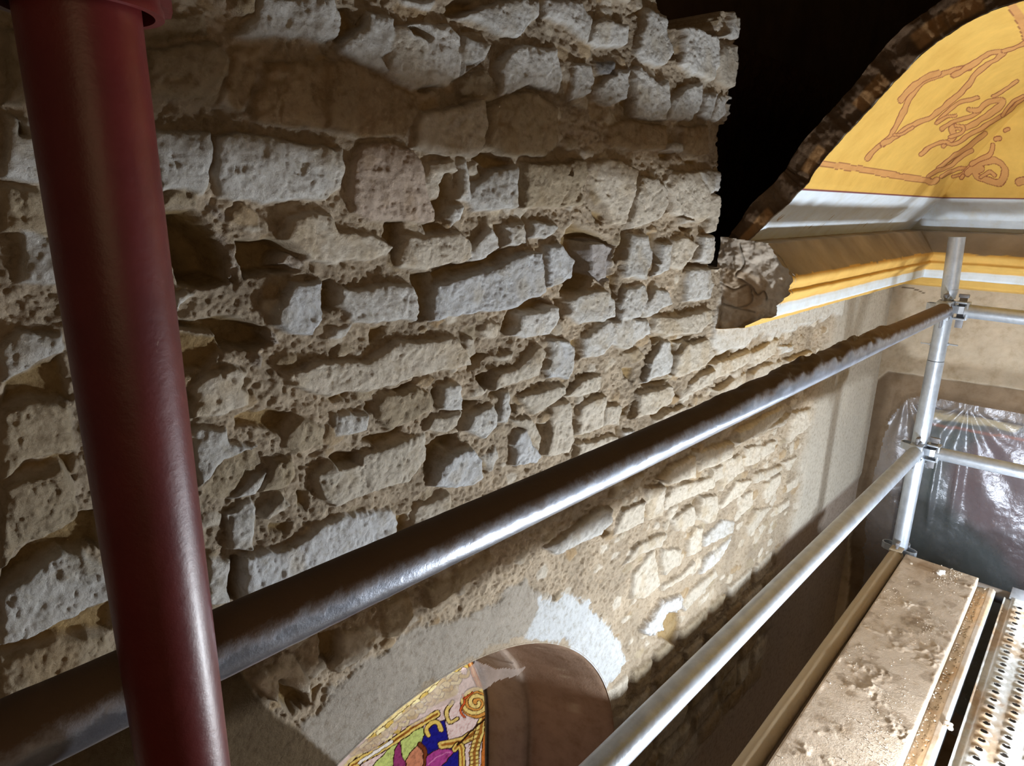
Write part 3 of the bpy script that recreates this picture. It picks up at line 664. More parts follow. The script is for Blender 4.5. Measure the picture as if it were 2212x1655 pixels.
# resample along the curve for relief
def densify(P, fu, fv):
    nu, nv = P.shape[:2]; iu = np.linspace(0, nu-1, (nu-1)*fu+1); iv = np.linspace(0, nv-1, (nv-1)*fv+1)
    a = np.floor(iu).astype(int).clip(0, nu-2); ta = (iu-a)[:, None, None]; b = np.floor(iv).astype(int).clip(0, nv-2); tb = (iv-b)[None, :, None]
    return (P[a][:, b]*(1-ta)+P[a+1][:, b]*ta)*(1-tb)+(P[a][:, b+1]*(1-ta)+P[a+1][:, b+1]*ta)*tb
P = densify(P, 3, 3)
P[..., 0] += fbm(P[..., 1]*1.0, P[..., 2], .12, 3, 22)*.004*(P[..., 1] > W+.01)
bx = AX+.57; crack = np.abs(P[..., 1]-(W+.10)-.012*np.sin(P[..., 2]*40)-.006*np.sin(P[..., 2]*131)) < .0025
Cn = np.ones(P.shape)*np.array((.42, .285, .20))*(1+.2*fbm(P[..., 1]+P[..., 0], P[..., 2], .1, 4, 23)[..., None])
band = sstep(P[..., 1], W+.225, W+.24)[..., None]; Cn = Cn*(1-band)+np.array((.46, .36, .29))*band
Cn[crack] = (.55, .42, .30)
rev = grid_mesh('trim_1', P, M['plaster'], None, np.clip(Cn, 0, 1), None); tag(rev, kind='structure')

TILE['g'] = (500, 1150, 2.4578)
gy = W+ADEP+.012
gx = np.arange(AX-.50, AX+.50, .0022); gz = np.arange(-2.0, AZ+.50, .0022)
QX, QZ = np.meshgrid(gx, gz); Pg = np.stack([QX, np.full(QX.shape, gy), QZ], -1)
gpx, gpy = proj(Pg); cx_, cy_ = (gpx-500)*2.4578, (gpy-1150)*2.4578
cx_ = cx_+(vnoise(cx_/26, cy_/26, 3)-.5)*7; cy_ = cy_+(vnoise(cx_/26, cy_/26, 4)-.5)*7
G = np.ones(QX.shape+(3,))*np.array(S((236, 214, 214)))
lead = S((52, 30, 16))
def pane(col, pts, out=5):
    sd = poly_sd(cx_, cy_, pts); G[sd > -out] = lead; G[sd > 0] = S(col)
def ribbon(col, pts, w_, out=5, c2=None):
    d = line_d(cx_, cy_, smooth_path(pts)); G[d < w_/2+out] = lead; G[d < w_/2] = S(col)
    if c2: G[d < w_/6] = S(c2)
pane((222, 204, 150), [(520, 1320), (900, 880), (1100, 720), (1230, 650), (1200, 860), (900, 1010), (640, 1240), (600, 1500)], 0)
for i in range(13):
    x = 640+i*46; y = 1180-i*37; ribbon((240, 228, 176) if i % 2 else (206, 178, 98), [(x, y), (x+35, y-30), (x+70, y-15), (x+60, y+25), (x+25, y+28)], 17, 3)
pane((196, 214, 130), [(700, 1500), (740, 1250), (860, 1130), (900, 1080), (1010, 1010), (1030, 1120), (960, 1190), (900, 1500)])
pane((28, 30, 140), [(1020, 1500), (1000, 1180), (1020, 1090), (1080, 1010), (1130, 1000), (1150, 1110), (1230, 1150), (1230, 1500)])
pane((206, 138, 108), [(880, 1500), (900, 1260), (950, 1170), (1000, 1120), (1035, 1180), (1040, 1500)])
ribbon((120, 60, 34), [(1000, 1125), (1026, 1160), (1032, 1210), (1026, 1260)], 20)
pane((150, 60, 116), [(850, 1320), (868, 1160), (892, 1110), (905, 1190), (925, 1235), (890, 1320)])
pane((176, 70, 150), [(1030, 1260), (1040, 1190), (1100, 1150), (1180, 1160), (1140, 1215), (1080, 1275)])
ribbon((214, 130, 190), [(1045, 1235), (1100, 1190), (1160, 1168)], 5, 0)
ribbon((206, 126, 60), [(1250, 640), (1285, 740), (1330, 850)], 26, 5, (236, 186, 130))
ribbon((238, 210, 120), [(640, 1240), (740, 1180), (860, 1110), (960, 1040), (1090, 965)], 34, 5, (150, 96, 40))
ribbon((250, 250, 250), [(680, 1225), (760, 1170), (850, 1110)], 14, 3)
ribbon((236, 206, 110), [(1045, 1080), (1035, 1050), (1060, 1015), (1095, 1010), (1112, 1050)], 20)
ribbon((232, 202, 116), [(1360, 880), (1385, 960), (1310, 1050), (1215, 1110), (1120, 1130)], 42, 5, (168, 108, 44))
ribbon((240, 216, 130), [(1350, 940), (1320, 1060), (1290, 1180), (1280, 1500)], 44, 5, (170, 110, 50))
ribbon((206, 120, 54), [(1365, 960), (1345, 1120), (1335, 1300), (1330, 1500)], 20, 4)
ribbon((236, 206, 110), [(1185, 1150), (1215, 1130), (1225, 1200), (1215, 1500)], 28, 5, (176, 118, 50))
ribbon((240, 214, 130), [(1175, 900), (1140, 960), (1160, 1010), (1200, 990)], 16)
for i in range(9): ribbon((188, 132, 56), [(1262, 1060+i*22), (1318, 1050+i*22)], 3, 2)
sp = [(1300+math.cos(a)*(12+a*6.2), 905+math.sin(a)*(12+a*6.2)*.9) for a in np.linspace(0, 12.4, 60)]
d = line_d(cx_, cy_, [(1300, 905), (1301, 905)]); G[d < 86] = lead; G[d < 81] = S((226, 160, 80))
d = line_d(cx_, cy_, sp); G[d < 13] = lead; G[d < 9] = S((246, 220, 140))
ribbon((214, 96, 50), [(1225, 860), (1240, 900), (1215, 940), (1235, 980)], 9, 3); ribbon((214, 96, 50), [(1240, 880), (1280, 850)], 7, 3)
for q in ([(1200, 1130), (1290, 1040), (1400, 950)], [(1370, 560), (1378, 900), (1385, 1500)]): G[line_d(cx_, cy_, q) < 5] = lead
mg, nt, b, N, L = new_mat('backlit_stained_glass')
a = N.new('ShaderNodeAttribute'); a.attribute_name = 'paint'; gn = mix(nt, 1.0, a.outputs[0], ramp(nt, noise(nt, 70, 5, .7).outputs[0], [(.3, (.45, .40, .36)), (.5, (.92, .90, .86)), (.7, (1.15, 1.12, 1.05))]), 'MULTIPLY')
L.new(gn, b.inputs['Base Color']); L.new(gn, b.inputs['Emission Color'])
b.inputs['Emission Strength'].default_value = .62; b.inputs['Roughness'].default_value = .25; bump(nt, b, noise(nt, 25, 3).outputs[0], .002)
gk = (arch_d(QX, QZ, AR2+.004) < 0); gk = gk[:-1, :-1] & gk[1:, 1:]
win = tag(thing('window_1', (AX, gy, AZ), None, None), kind='structure')
grid_mesh('stained_glass_pane', Pg, mg, win, G, gk)
bm = bmesh.new(); c = arch_curve(AR2-.004, gy-.01, 40)
for p, q in zip(c[:-1], c[1:]): tube_bm(bm, p, q, .005, 8)
from_bm('window_frame', bm, M['galv_dark'], win)

# ------------------------------------------------------------------ thin plastic film hanging across the window
def film_mat(name, alpha, col, rough=.18):
    m = bpy.data.materials.new(name); m.use_nodes = True; nt = m.node_tree; N = nt.nodes; L = nt.links; N.clear()
    out = N.new('ShaderNodeOutputMaterial'); tr = N.new('ShaderNodeBsdfTransparent'); gl = N.new('ShaderNodeBsdfGlossy'); df = N.new('ShaderNodeBsdfDiffuse'); tl = N.new('ShaderNodeBsdfTranslucent')
    gl.inputs['Roughness'].default_value = rough; gl.inputs['Color'].default_value = (.9, .92, 1, 1); df.inputs['Color'].default_value = (*col, 1); tl.inputs['Color'].default_value = (*col, 1)
    m1 = N.new('ShaderNodeMixShader'); m1.inputs[0].default_value = .45; L.new(df.outputs[0], m1.inputs[1]); L.new(tl.outputs[0], m1.inputs[2])
    m2 = N.new('ShaderNodeMixShader'); m2.inputs[0].default_value = .28; L.new(m1.outputs[0], m2.inputs[1]); L.new(gl.outputs[0], m2.inputs[2])
    m3 = N.new('ShaderNodeMixShader'); n1 = noise(nt, 9, 4, .6)
    mr = N.new('ShaderNodeMapRange'); mr.inputs[1].default_value = .3; mr.inputs[2].default_value = .7; mr.inputs[3].default_value = alpha*.75; mr.inputs[4].default_value = alpha*1.25
    L.new(n1.outputs[0], mr.inputs[0]); L.new(mr.outputs[0], m3.inputs[0]); L.new(tr.outputs[0], m3.inputs[1]); L.new(m2.outputs[0], m3.inputs[2]); L.new(m3.outputs[0], out.inputs[0])
    bp = N.new('ShaderNodeBump'); bp.inputs['Distance'].default_value = .006; n2 = noise(nt, 22, 5, .6); L.new(n2.outputs[0], bp.inputs['Height'])
    for q in (gl, df): L.new(bp.outputs[0], q.inputs['Normal'])
    return m
M['film'] = film_mat('clear_plastic_film', .58, (.72, .62, .55)); M['sheet'] = film_mat('clear_plastic_sheet', .36, (.50, .50, .54), .33)
fy = W+.20
fp = [(float(v[0]), float(v[2])) for v in (onY(500+x/2.4578, 1150+y/2.4578, fy) for x, y in [(430, 1330), (700, 1120), (1000, 880), (1290, 672), (1420, 720), (1610, 705), (1500, 760), (1300, 850), (1100, 950), (850, 1075), (640, 1230), (520, 1340)])]
fx = np.arange(min(p[0] for p in fp), max(p[0] for p in fp), .005); fz = np.arange(min(p[1] for p in fp), max(p[1] for p in fp), .005)
FX, FZ = np.meshgrid(fx, fz); sd = poly_sd(FX, FZ, fp)
ff = (sd > 0); ff = ff[:-1, :-1] & ff[1:, 1:] & (arch_d(FX, FZ, .545)[:-1, :-1] < 0) & (arch_d(FX, FZ, .545)[1:, 1:] < 0)
film = grid_mesh('plastic_film', np.stack([FX, fy+.012*fbm(FX, FZ, .12, 3, 2)+.006*np.sin((FX-FZ*.4)*55), FZ], -1), M['film'], None, None, ff)
tag(film, 'clear plastic film strip slung across the arched stained-glass window', 'plastic film')

# ================================================================== END WALL, MURAL, PLASTIC SHEET
XE = 3.22
ys = np.arange(-1.3, W+.03, .006); ze = np.concatenate([np.arange(-2.9, -1.3, .012), np.arange(-1.3, .0, .005)])
EY, EZ = np.meshgrid(ys, ze); Pe = np.stack([np.full(EY.shape, XE), EY, EZ], -1); epx, epy = proj(Pe)
er = fbm(EY, EZ, .09, 5, 18); ef = fbm(EY, EZ, .015, 3, 19)
Ce = np.ones(EY.shape+(3,))*np.array((.50, .42, .32))*(1+.18*er[..., None])
he = .002*ef+.003*er
jag = fbm(EY, EZ, .06, 4, 20)*14
bp_ = [(1915, 801), (2212, 842), (2900, 940), (2900, 2100), (1780, 2100), (1838, 1120), (1846, 1054), (1850, 1000), (1868, 900), (1876, 855), (1893, 822)]
sdb = poly_sd(epx+jag*.5, epy+jag*.15, bp_); mb = sstep(sdb, 0, 3)[..., None]
Ce = Ce*(1-mb)+np.array((.21, .15, .098))*(1+.22*er[..., None])*mb; he = he*(1-mb[..., 0])-.010*mb[..., 0]
cr = (np.abs(epy-(640+20*np.sin(epx/40))) < 1.6) & (vnoise(epx/60, epy/60, 9) > .62); Ce[cr] = (.12, .08, .05)
we = grid_mesh('wall_end', Pe+np.stack([-he, 0*he, 0*he], -1), M['plaster'], None, np.clip(Ce, 0, 1), None, flip=True); tag(we, kind='structure')
# painted panel in dark greens and maroons
my = np.arange(-1.2, .615, .006); mz = np.arange(-2.2, -.83, .006); MY, MZ = np.meshgrid(my, mz)
Pm = np.stack([np.full(MY.shape, XE-.006), MY, MZ], -1); mpx, mpy = proj(Pm)
n_ = fbm(MY, MZ, .25, 3, 61)*60
Cm = np.ones(MY.shape+(3,))*np.array(S((70, 82, 80)))
def blob(col, pts, soft=22):
    sd = poly_sd(mpx+n_*.5, mpy+n_*.4, pts); k = sstep(sd, -soft, soft)[..., None]; Cm[:] = Cm*(1-k)+np.array(S(col))*k
blob((100, 74, 74), [(2140, 930), (2400, 960), (2600, 1500), (2230, 1300), (2160, 1190), (2070, 1110), (2050, 1030)])
blob((72, 88, 86), [(2300, 960), (2500, 1000), (2500, 1150), (2320, 1080)])
blob((120, 106, 82), [(1940, 850), (2600, 950), (2600, 985), (2230, 925), (2130, 915), (2060, 905), (1960, 900)], 6)
blob((196, 180, 140), [(1998, 886), (2080, 898), (2200, 918), (2190, 932), (2100, 916), (2010, 902)], 3)
d = line_d(mpx, mpy, [(1960, 905), (2100, 932), (2212, 950), (2600, 1010)]); Cm[d < 3] = S((150, 90, 70))
mural = grid_mesh('wall_painting', Pm, M['paint'], None, np.clip(Cm, 0, 1), None, flip=True)
tag(mural, 'dark green and maroon painted wall panel veiled by the plastic sheet', 'painting')
# the sheet: gathered at two pins, long folds falling from them
sy = np.arange(-1.2, .86, .005); sz = np.arange(-2.3, -.70, .008); SY, SZ = np.meshgrid(sy, sz)
spx, spy = proj(np.stack([np.full(SY.shape, XE-.05), SY, SZ], -1))
sp_ = [(1962, 857), (2032, 864), (2212, 895), (2900, 1010), (2900, 2000), (1800, 2000), (1872, 1085), (1880, 1040), (1893, 985), (1915, 912), (1928, 890)]
sds = poly_sd(spx+fbm(SY, SZ, .05, 3, 30)*6, spy, sp_)
pin = [(.655, -.80, .9), (.43, -.80, 1.0), (-.2, -.80, .6)]
dep = .022+.010*fbm(SY, SZ*.6, .22, 3, 33)+.004*fbm(SY, SZ, .05, 3, 34)
for py_, pz_, am in pin:
    ang = np.arctan2(SY-py_, np.maximum(pz_-SZ, .004)+.02); rad = np.hypot(SY-py_, SZ-pz_)
    dep += am*.016*np.sin(ang*15+py_*30)*np.exp(-(ang/1.0)**2)*np.exp(-rad/.45)*sstep(rad, 0, .06)
for yy, zz0, zz1, wd in ((.60, -.9, -1.5, .012), (.50, -.95, -1.42, .010), (.415, -1.02, -1.40, .016)):
    dep += .030*np.exp(-((SY-yy-.04*(SZ-zz0))/wd)**2)*sstep(-SZ, -zz0-.05, -zz0+.05)*sstep(SZ, zz1, zz1+.25)
dep += .008*np.abs(fbm(SY+SZ*.4, SZ, .07, 4, 36))*sstep(-SY, -.35, .0)
sk = sds > 0; sk = sk[:-1, :-1] & sk[1:, 1:]
sheet = grid_mesh('plastic_sheet', np.stack([XE-.010-np.maximum(dep, .004), SY, SZ], -1), M['sheet'], None, None, sk, flip=True)
tag(sheet, 'clear crinkled plastic sheet pinned over the painted end wall', 'plastic sheet')

# ================================================================== CORNICE
def extrude_L(prof, xcut, y_end, n_x=60, n_y=60, pw=1.0, jitter=None):
    """profile [(u, z)] swept along the left wall, mitred at the corner, then along the end wall"""
    u = np.array([p[0] for p in prof]); z = np.array([p[1] for p in prof])
    xs0 = np.full(len(u), xcut)+(jitter if jitter is not None else 0)
    A = np.stack([np.stack([xs0+(XE-u-xs0)*t, W-u, z], -1) for t in np.linspace(0, 1, n_x)], 0)
    B = np.stack([np.stack([XE-u, (W-u)+(y_end-(W-u))*t, z], -1) for t in np.linspace(0, 1, n_y)**pw], 0)
    return A, B
def dense_prof(prof, step):
    out = []
    for (a, b_), (c, d_) in zip(prof[:-1], prof[1:]):
        n = max(1, int(math.hypot(c-a, d_-b_)/step)); out += [(a+(c-a)*i/n, b_+(d_-b_)*i/n) for i in range(n)]
    return out+[prof[-1]]
cp = dense_prof([(.0, -.085), (.10, -.095), (.150, -.150), (.172, -.172), (.176, -.178), (.175, -.186), (.170, -.192), (.165, -.205), (.172, -.212), (.168, -.219), (.158, -.226), (.150, -.238), (.150, -.243), (.151, -.247), (.150, -.268), (.146, -.272), (.125, -.276), (.10, -.292), (.088, -.299), (.084, -.306), (.02, -.318), (-.01, -.320)], .004)
cu = np.array([p[0] for p in cp]); cz = np.array([p[1] for p in cp])
jit = (vnoise(cu*90, cz*90, 6)-.5)*.020+(vnoise(cu*300, cz*300, 7)-.5)*.008
jit += np.where(cz < -.271, -.02+.11*sstep(cu, .13, .05)*0-.02, 0)+np.where((cz > -.272) & (cz < -.240), -.015, 0)
CA, CB = extrude_L(cp, 1.655, -1.4, 160, 120, 1.0, jit)
YEL, WHT, DUST = np.array(S((218, 176, 96))), np.array((.74, .82, .90)), np.array((.30, .235, .165))
def corn_col(P):
    n = P.shape[0]; zz = P[..., 2]; c = np.empty(P.shape); c[:] = YEL
    wh = (zz < -.2405) & (zz > -.2725); c[wh] = WHT
    isTop = np.zeros(zz.shape, bool); isTop[:, :int(np.argmax(cz < -.1725))] = True
    rag = fbm(P[..., 0]*1.0, P[..., 1], .06, 4, 44)*.006
    top = isTop & (zz > -.170+rag)
    c[top] = DUST
    c[top] *= (1+.35*fbm(P[..., 0], P[..., 1], .07, 4, 45)[top][:, None])
    return c
bothc = []
for k, (P_, nm) in enumerate(((CA, 'A'), (CB, 'B'))):
    P_ = P_.copy(); P_[..., 2] += fbm(P_[..., 0], P_[..., 1], .05, 3, 46)*.0016
    bothc.append((P_, corn_col(P_)))
cor = tag(thing('trim_2', (1.65, W, -.2), None, None), kind='structure')
grid_mesh('cornice_run', bothc[0][0], M['paint'], cor, bothc[0][1], flip=True)
grid_mesh('cornice_return', bothc[1][0], M['paint'], cor, bothc[1][1], flip=True)
# broken end of the cornice: rough core with cracks, recessed between the skins
oy = np.linspace(.60, .815, 110); oz = np.linspace(-.325, -.08, 120); OY, OZ = np.meshgrid(oy, oz)
ring = [(W-a, b) for a, b in cp]+[(W+.02, -.32), (W+.02, -.085)]
sdc = poly_sd(OY, OZ, ring); relief = fbm(OY, OZ, .05, 5, 51)*.016+np.abs(fbm(OY, OZ, .02, 3, 52))*.006
crk = np.minimum(line_d(OY, OZ, smooth_path([(.80, -.20), (.765, -.215), (.735, -.20), (.715, -.225), (.70, -.215), (.69, -.235)])), line_d(OY, OZ, smooth_path([(.765, -.10), (.75, -.15), (.765, -.18), (.735, -.20), (.725, -.245), (.755, -.262)])))
crk = np.minimum(crk, line_d(OY, OZ, [(.79, -.255), (.75, -.262), (.715, -.27)])); relief -= .006*np.exp(-(crk/.0022)**2)
Pc = np.stack([1.662-relief-.03*sstep(OY, .70, .79), OY, OZ], -1)
Cc = np.ones(Pc.shape)*np.array((.58, .51, .43))*(1+.25*fbm(OY, OZ, .06, 4, 53)[..., None]); kk = np.exp(-(crk/.0022)**2)[..., None]; Cc = Cc*(1-kk*.45)
stn = sstep(poly_sd(OY, OZ, [(.795, -.16), (.74, -.17), (.69, -.19), (.70, -.25), (.74, -.265), (.79, -.24)]), -.004, .004)[..., None]; Cc = Cc*(1-stn)+np.array((.52, .41, .30))*(1-kk*.45)*stn
kp = sdc > -.0015; kp = kp[:-1, :-1] & kp[1:, 1:]
grid_mesh('cornice_core', Pc, M['plaster'], cor, np.clip(Cc, 0, 1), kp, flip=False)

# ================================================================== PAINTED VAULT
vp = smooth_path([(.035, -.115), (.055, -.088), (.075, -.066), (.11, -.028), (.17, .035), (.205, .095), (.31, .225), (.375, .30), (.45, .35), (.525, .372), (.70, .395), (.95, .405), (1.25, .405)], 4)
vp = dense_prof(vp, .0024); vu = np.array([p[0] for p in vp]); vz = np.array([p[1] for p in vp])
cutx = 1.655+(vnoise(vu*40, vz*40, 16)-.5)*.012+(vnoise(vu*160, vz*160, 17)-.5)*.004
VA, VB = extrude_L(vp, cutx, -1.5, 640, 520, 1.7)
def vault_col(P):
    px_, py_ = proj(P); z = P[..., 2]; u = np.broadcast_to(vu, z.shape)
    X_, Y_ = (px_-1400)*2.3645, py_*2.3645
    X_ = X_+(vnoise(X_/30, Y_/30, 1)-.5)*8; Y_ = Y_+(vnoise(X_/30, Y_/30, 2)-.5)*8
    c = np.empty(P.shape); c[:] = np.array(S((222, 180, 92)))
    c *= (1+.07*fbm(P[..., 0], P[..., 1]+z, .18, 3, 71)[..., None])
    PE, OL = S((206, 152, 92)), S((146, 88, 56))
    def stroke(pts, w_, out=4.5, col=PE):
        d = line_d(X_, Y_, smooth_path(pts)); wv = w_*(.75+.5*vnoise(X_/45, Y_/45, 5)); c[d < wv/2+out] = OL; c[d < wv/2] = col
    ss = [([(1120, 810), (1160, 765), (1200, 735)], 18), ([(1200, 740), (1240, 690), (1290, 600), (1340, 500), (1400, 425), (1480, 385), (1560, 362), (1640, 348)], 22),
          ([(1200, 735), (1270, 695), (1340, 645), (1440, 600), (1540, 520), (1620, 450), (1700, 352), (1780, 300), (1812, 268), (1740, 275), (1650, 335), (1560, 385)], 22),
          ([(1815, 262), (1900, 230), (1980, 190), (2100, 120)], 16), ([(1290, 510), (1350, 445), (1420, 395), (1480, 372)], 26), ([(1255, 690), (1300, 685), (1350, 650)], 10),
          ([(1480, 620), (1540, 560), (1600, 520), (1680, 500)], 16), ([(1500, 660), (1560, 620), (1640, 600), (1690, 570)], 18), ([(1470, 630), (1520, 600), (1570, 590)], 12),
          ([(1510, 740), (1560, 700), (1555, 650), (1630, 650), (1720, 600), (1800, 540), (1805, 512), (1740, 520), (1690, 560), (1640, 560)], 24), ([(1540, 700), (1600, 680), (1610, 650), (1570, 640)], 14),
          ([(1390, 790), (1430, 760), (1500, 725), (1560, 735), (1640, 690), (1720, 645), (1820, 580), (1920, 500), (2050, 400)], 15), ([(1480, 860), (1560, 800), (1640, 745), (1720, 680)], 18), ([(1760, 490), (1820, 460), (1885, 415)], 14), ([(1810, 590), (1860, 520), (1920, 490)], 12),
          ([(1430, 905), (1480, 870), (1540, 850), (1600, 800), (1650, 770)], 18), ([(1500, 905), (1560, 870), (1620, 860)], 16), ([(1560, 900), (1610, 890), (1640, 850)], 14),
          ([(1630, 890), (1690, 835), (1770, 822), (1822, 860), (1815, 912), (1790, 935), (1740, 922), (1690, 905), (1670, 880), (1700, 865)], 30), ([(1700, 905), (1745, 880), (1770, 895)], 14), ([(1760, 740), (1745, 790), (1690, 815), (1650, 840)], 18),
          ([(1775, 712), (1795, 706)], 16), ([(1825, 668), (1838, 662)], 16), ([(1895, 930), (1925, 925)], 36), ([(1600, 910), (1606, 900)], 14)]
    for pts, w_ in ss: stroke(pts, w_)
    # framing bands
    d = line_d(X_, Y_, [(860, 832), (1000, 850), (1460, 930), (1475, 918)]); c[d < 17] = OL; c[d < 13] = PE
    d = line_d(X_, Y_, [(1860, 30), (1900, 95), (1935, 190)]); c[d < 26] = OL; c[d < 21] = PE
    wb = .035; c[z < wb] = WHT*(1+.03*fbm(P[..., 0], z, .1, 3, 72)[z < wb][:, None]); c[np.abs(z-wb) < .0022] = S((120, 62, 66))
    chip = (u < .12) & (fbm(P[..., 0]*2, z, .03, 3, 73) > .62); c[chip] = (.42, .34, .26)
    return c
vault = tag(thing('ceiling', (1.65, W, 0), None, None), kind='structure')
grid_mesh('vault_side', VA, M['paint'], vault, np.clip(vault_col(VA), 0, 1), flip=True)
grid_mesh('vault_end', VB, M['paint'], vault, np.clip(vault_col(VB), 0, 1), flip=True)
# thickness of the vault seen at the break, with single ochre bricks in it
tn = np.gradient(vu), np.gradient(vz); ln_ = np.hypot(*tn); nu_, nz_ = -tn[1]/ln_, tn[0]/ln_
tt = np.linspace(0, 1, 26); thk = .062+.012*vnoise(vu*14, vz*3, 26)-.02*sstep(-vu, -.10, -.03)
PU = vu[None]+nu_[None]*tt[:, None]*thk[None]; PZ_ = vz[None]+nz_[None]*tt[:, None]*thk[None]
xx = cutx[None]+fbm(PU, PZ_, .03, 4, 27)*.008+.003*tt[:, None]
Pb = np.stack([xx, W-PU, PZ_], -1)
sl = np.cumsum(np.hypot(np.gradient(vu), np.gradient(vz)))[None]+0*PU
Cb = np.ones(Pb.shape)*np.array((.135, .085, .05))*(1+.4*fbm(PU, PZ_, .04, 4, 28)[..., None])
for s0, s1, a0, a1 in ((.02, .12, .0, .5), (.235, .30, .1, .55), (.395, .475, .05, .65), (.54, .66, .1, .75), (.78, .86, .1, .6)):
    mk = sstep(sl, s0, s0+.006)*sstep(-sl, -s1, -s1+.006)*sstep(tt[:, None], a0, a0+.1)*sstep(-tt[:, None], -a1, -a1+.1)
    Cb = Cb*(1-mk[..., None])+np.array((.36, .20, .085))*mk[..., None]
Cb[:1] = (.6, .57, .5)
grid_mesh('vault_shell_edge', Pb, M['plaster'], vault, np.clip(Cb, 0, 1))
Pt = np.stack([np.stack([np.full(len(vu), x), W-PU[-1], PZ_[-1]], -1) for x in np.linspace(1.66, 4.2, 40)], 0)
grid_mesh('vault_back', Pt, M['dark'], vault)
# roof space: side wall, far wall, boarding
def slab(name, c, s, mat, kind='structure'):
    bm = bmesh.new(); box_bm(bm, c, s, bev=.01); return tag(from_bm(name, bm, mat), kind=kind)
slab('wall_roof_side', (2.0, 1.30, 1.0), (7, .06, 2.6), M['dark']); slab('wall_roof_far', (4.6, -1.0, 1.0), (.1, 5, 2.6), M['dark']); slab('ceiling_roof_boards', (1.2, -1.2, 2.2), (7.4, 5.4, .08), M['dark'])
slab('wall_nave', (1.2, -4.2, -1.6), (8, .1, 7.5), M['far']); slab('wall_near', (-2.6, -1.4, -1.6), (.1, 6, 7.5), M['far']); slab('floor', (1.2, -1.4, -5.2), (8, 6, .1), M['far'])

# ================================================================== SCAFFOLD
PX0, PY0, RT = 2.6, .468, .0245
def head(parent, p, d, mat):
    """pressed C-end of a rail with its wedge; p = tube axis point at the standard, d = unit direction of the rail"""
    d = Vector(d); zc = Vector((0, 0, 1)); s = zc.cross(d).normalized(); rot = Matrix((d, s, zc)).transposed()
    bm = bmesh.new(); c0 = Vector(p)+d*(RT+.030)
    box_bm(bm, c0+d*.008, (.006, .042, .058), rot, .0015)
    box_bm(bm, c0+zc*.027-d*.010, (.036, .040, .006), rot, .0015); box_bm(bm, c0-zc*.027-d*.010, (.036, .040, .006), rot, .0015)
    from_bm('rail_end_clamp', bm, mat, parent)
    bm = bmesh.new(); box_bm(bm, c0-d*.010-zc*.006, (.022, .0065, .105), rot, .0015); box_bm(bm, c0-d*.010+zc*.048, (.03, .011, .012), rot, .002)
    from_bm('wedge', bm, M['galv_dark'], parent)
def sockets(parent, c, r, mat, angs, h=.024, ln=.036, wd=.021):
    for an in angs:
        fr = Matrix.Translation(c) @ Matrix.Rotation(an, 4, 'Z'); bm = bmesh.new()
        o = vpress_pts(r, wd, ln); prism_bm_ring(bm, o, -h/2, h/2, fr); from_bm('socket_loop', bm, mat, parent, smooth=False)
def prism_bm_ring(bm, o, z0, z1, fr):
    n = len(o)//2; A = o[:n]; B = o[n:][::-1]
    lo = [[bm.verts.new(fr @ Vector((x, y, z0))) for x, y in q] for q in (A, B)]; hi = [[bm.verts.new(fr @ Vector((x, y, z1))) for x, y in q] for q in (A, B)]
    for i in range(n-1):
        for q in ((lo[0][i], lo[0][i+1], hi[0][i+1], hi[0][i]), (lo[1][i], lo[1][i+1], hi[1][i+1], hi[1][i]), (lo[0][i], lo[0][i+1], lo[1][i+1], lo[1][i]), (hi[0][i], hi[0][i+1], hi[1][i+1], hi[1][i])): bm.faces.new(q)
    for i in (0, n-1): bm.faces.new((lo[0][i], hi[0][i], hi[1][i], lo[1][i]))
Z1, Z2, Z3 = -.325, -.826, -1.225
std = thing('scaffold_standard', (PX0, PY0, -2.6), 'upright galvanised scaffold tube joining both guard rails in the corner', 'scaffold pole')
def steps(a, b, n): return [a+(b-a)*i/n for i in range(n+1)]
bm = bmesh.new(); tube_bm(bm, (PX0, PY0+.008, -.093), (PX0, PY0, -.262), RT, 48); from_bm('top_tube', bm, M['galv'], std)
bm = bmesh.new(); tube_bm(bm, (PX0, PY0, -.262), (PX0, PY0, -.305), RT, 48, steps(0, 1, 6), disp=lambda s_, a: -.012*(s_/.043)**2*abs(math.cos(a+.6))); from_bm('crimped_spigot', bm, M['galv'], std)
bm = bmesh.new(); tube_bm(bm, (PX0, PY0, -.300), (PX0, PY0, -.505), RT+.0006, 48); from_bm('sleeve_tube', bm, M['galv'], std)
bm = bmesh.new(); tube_bm(bm, (PX0, PY0, -.507), (PX0, PY0, -2.6), RT+.0012, 48); from_bm('lower_tube', bm, M['galv'], std)
for zz in (Z1, Z2, Z3): sockets(std, (PX0, PY0, zz), RT, M['galv'], (math.radians(80), math.radians(-100), math.radians(-10)))
bm = bmesh.new()
for zz, dy in ((-.445, -1), (-.452, 1)): tube_bm(bm, (PX0, PY0+dy*.024, zz), (PX0, PY0+dy*.028, zz), .0055, 10)
from_bm('pin', bm, M['galv'], std)
for zz in (Z1, Z2): pass

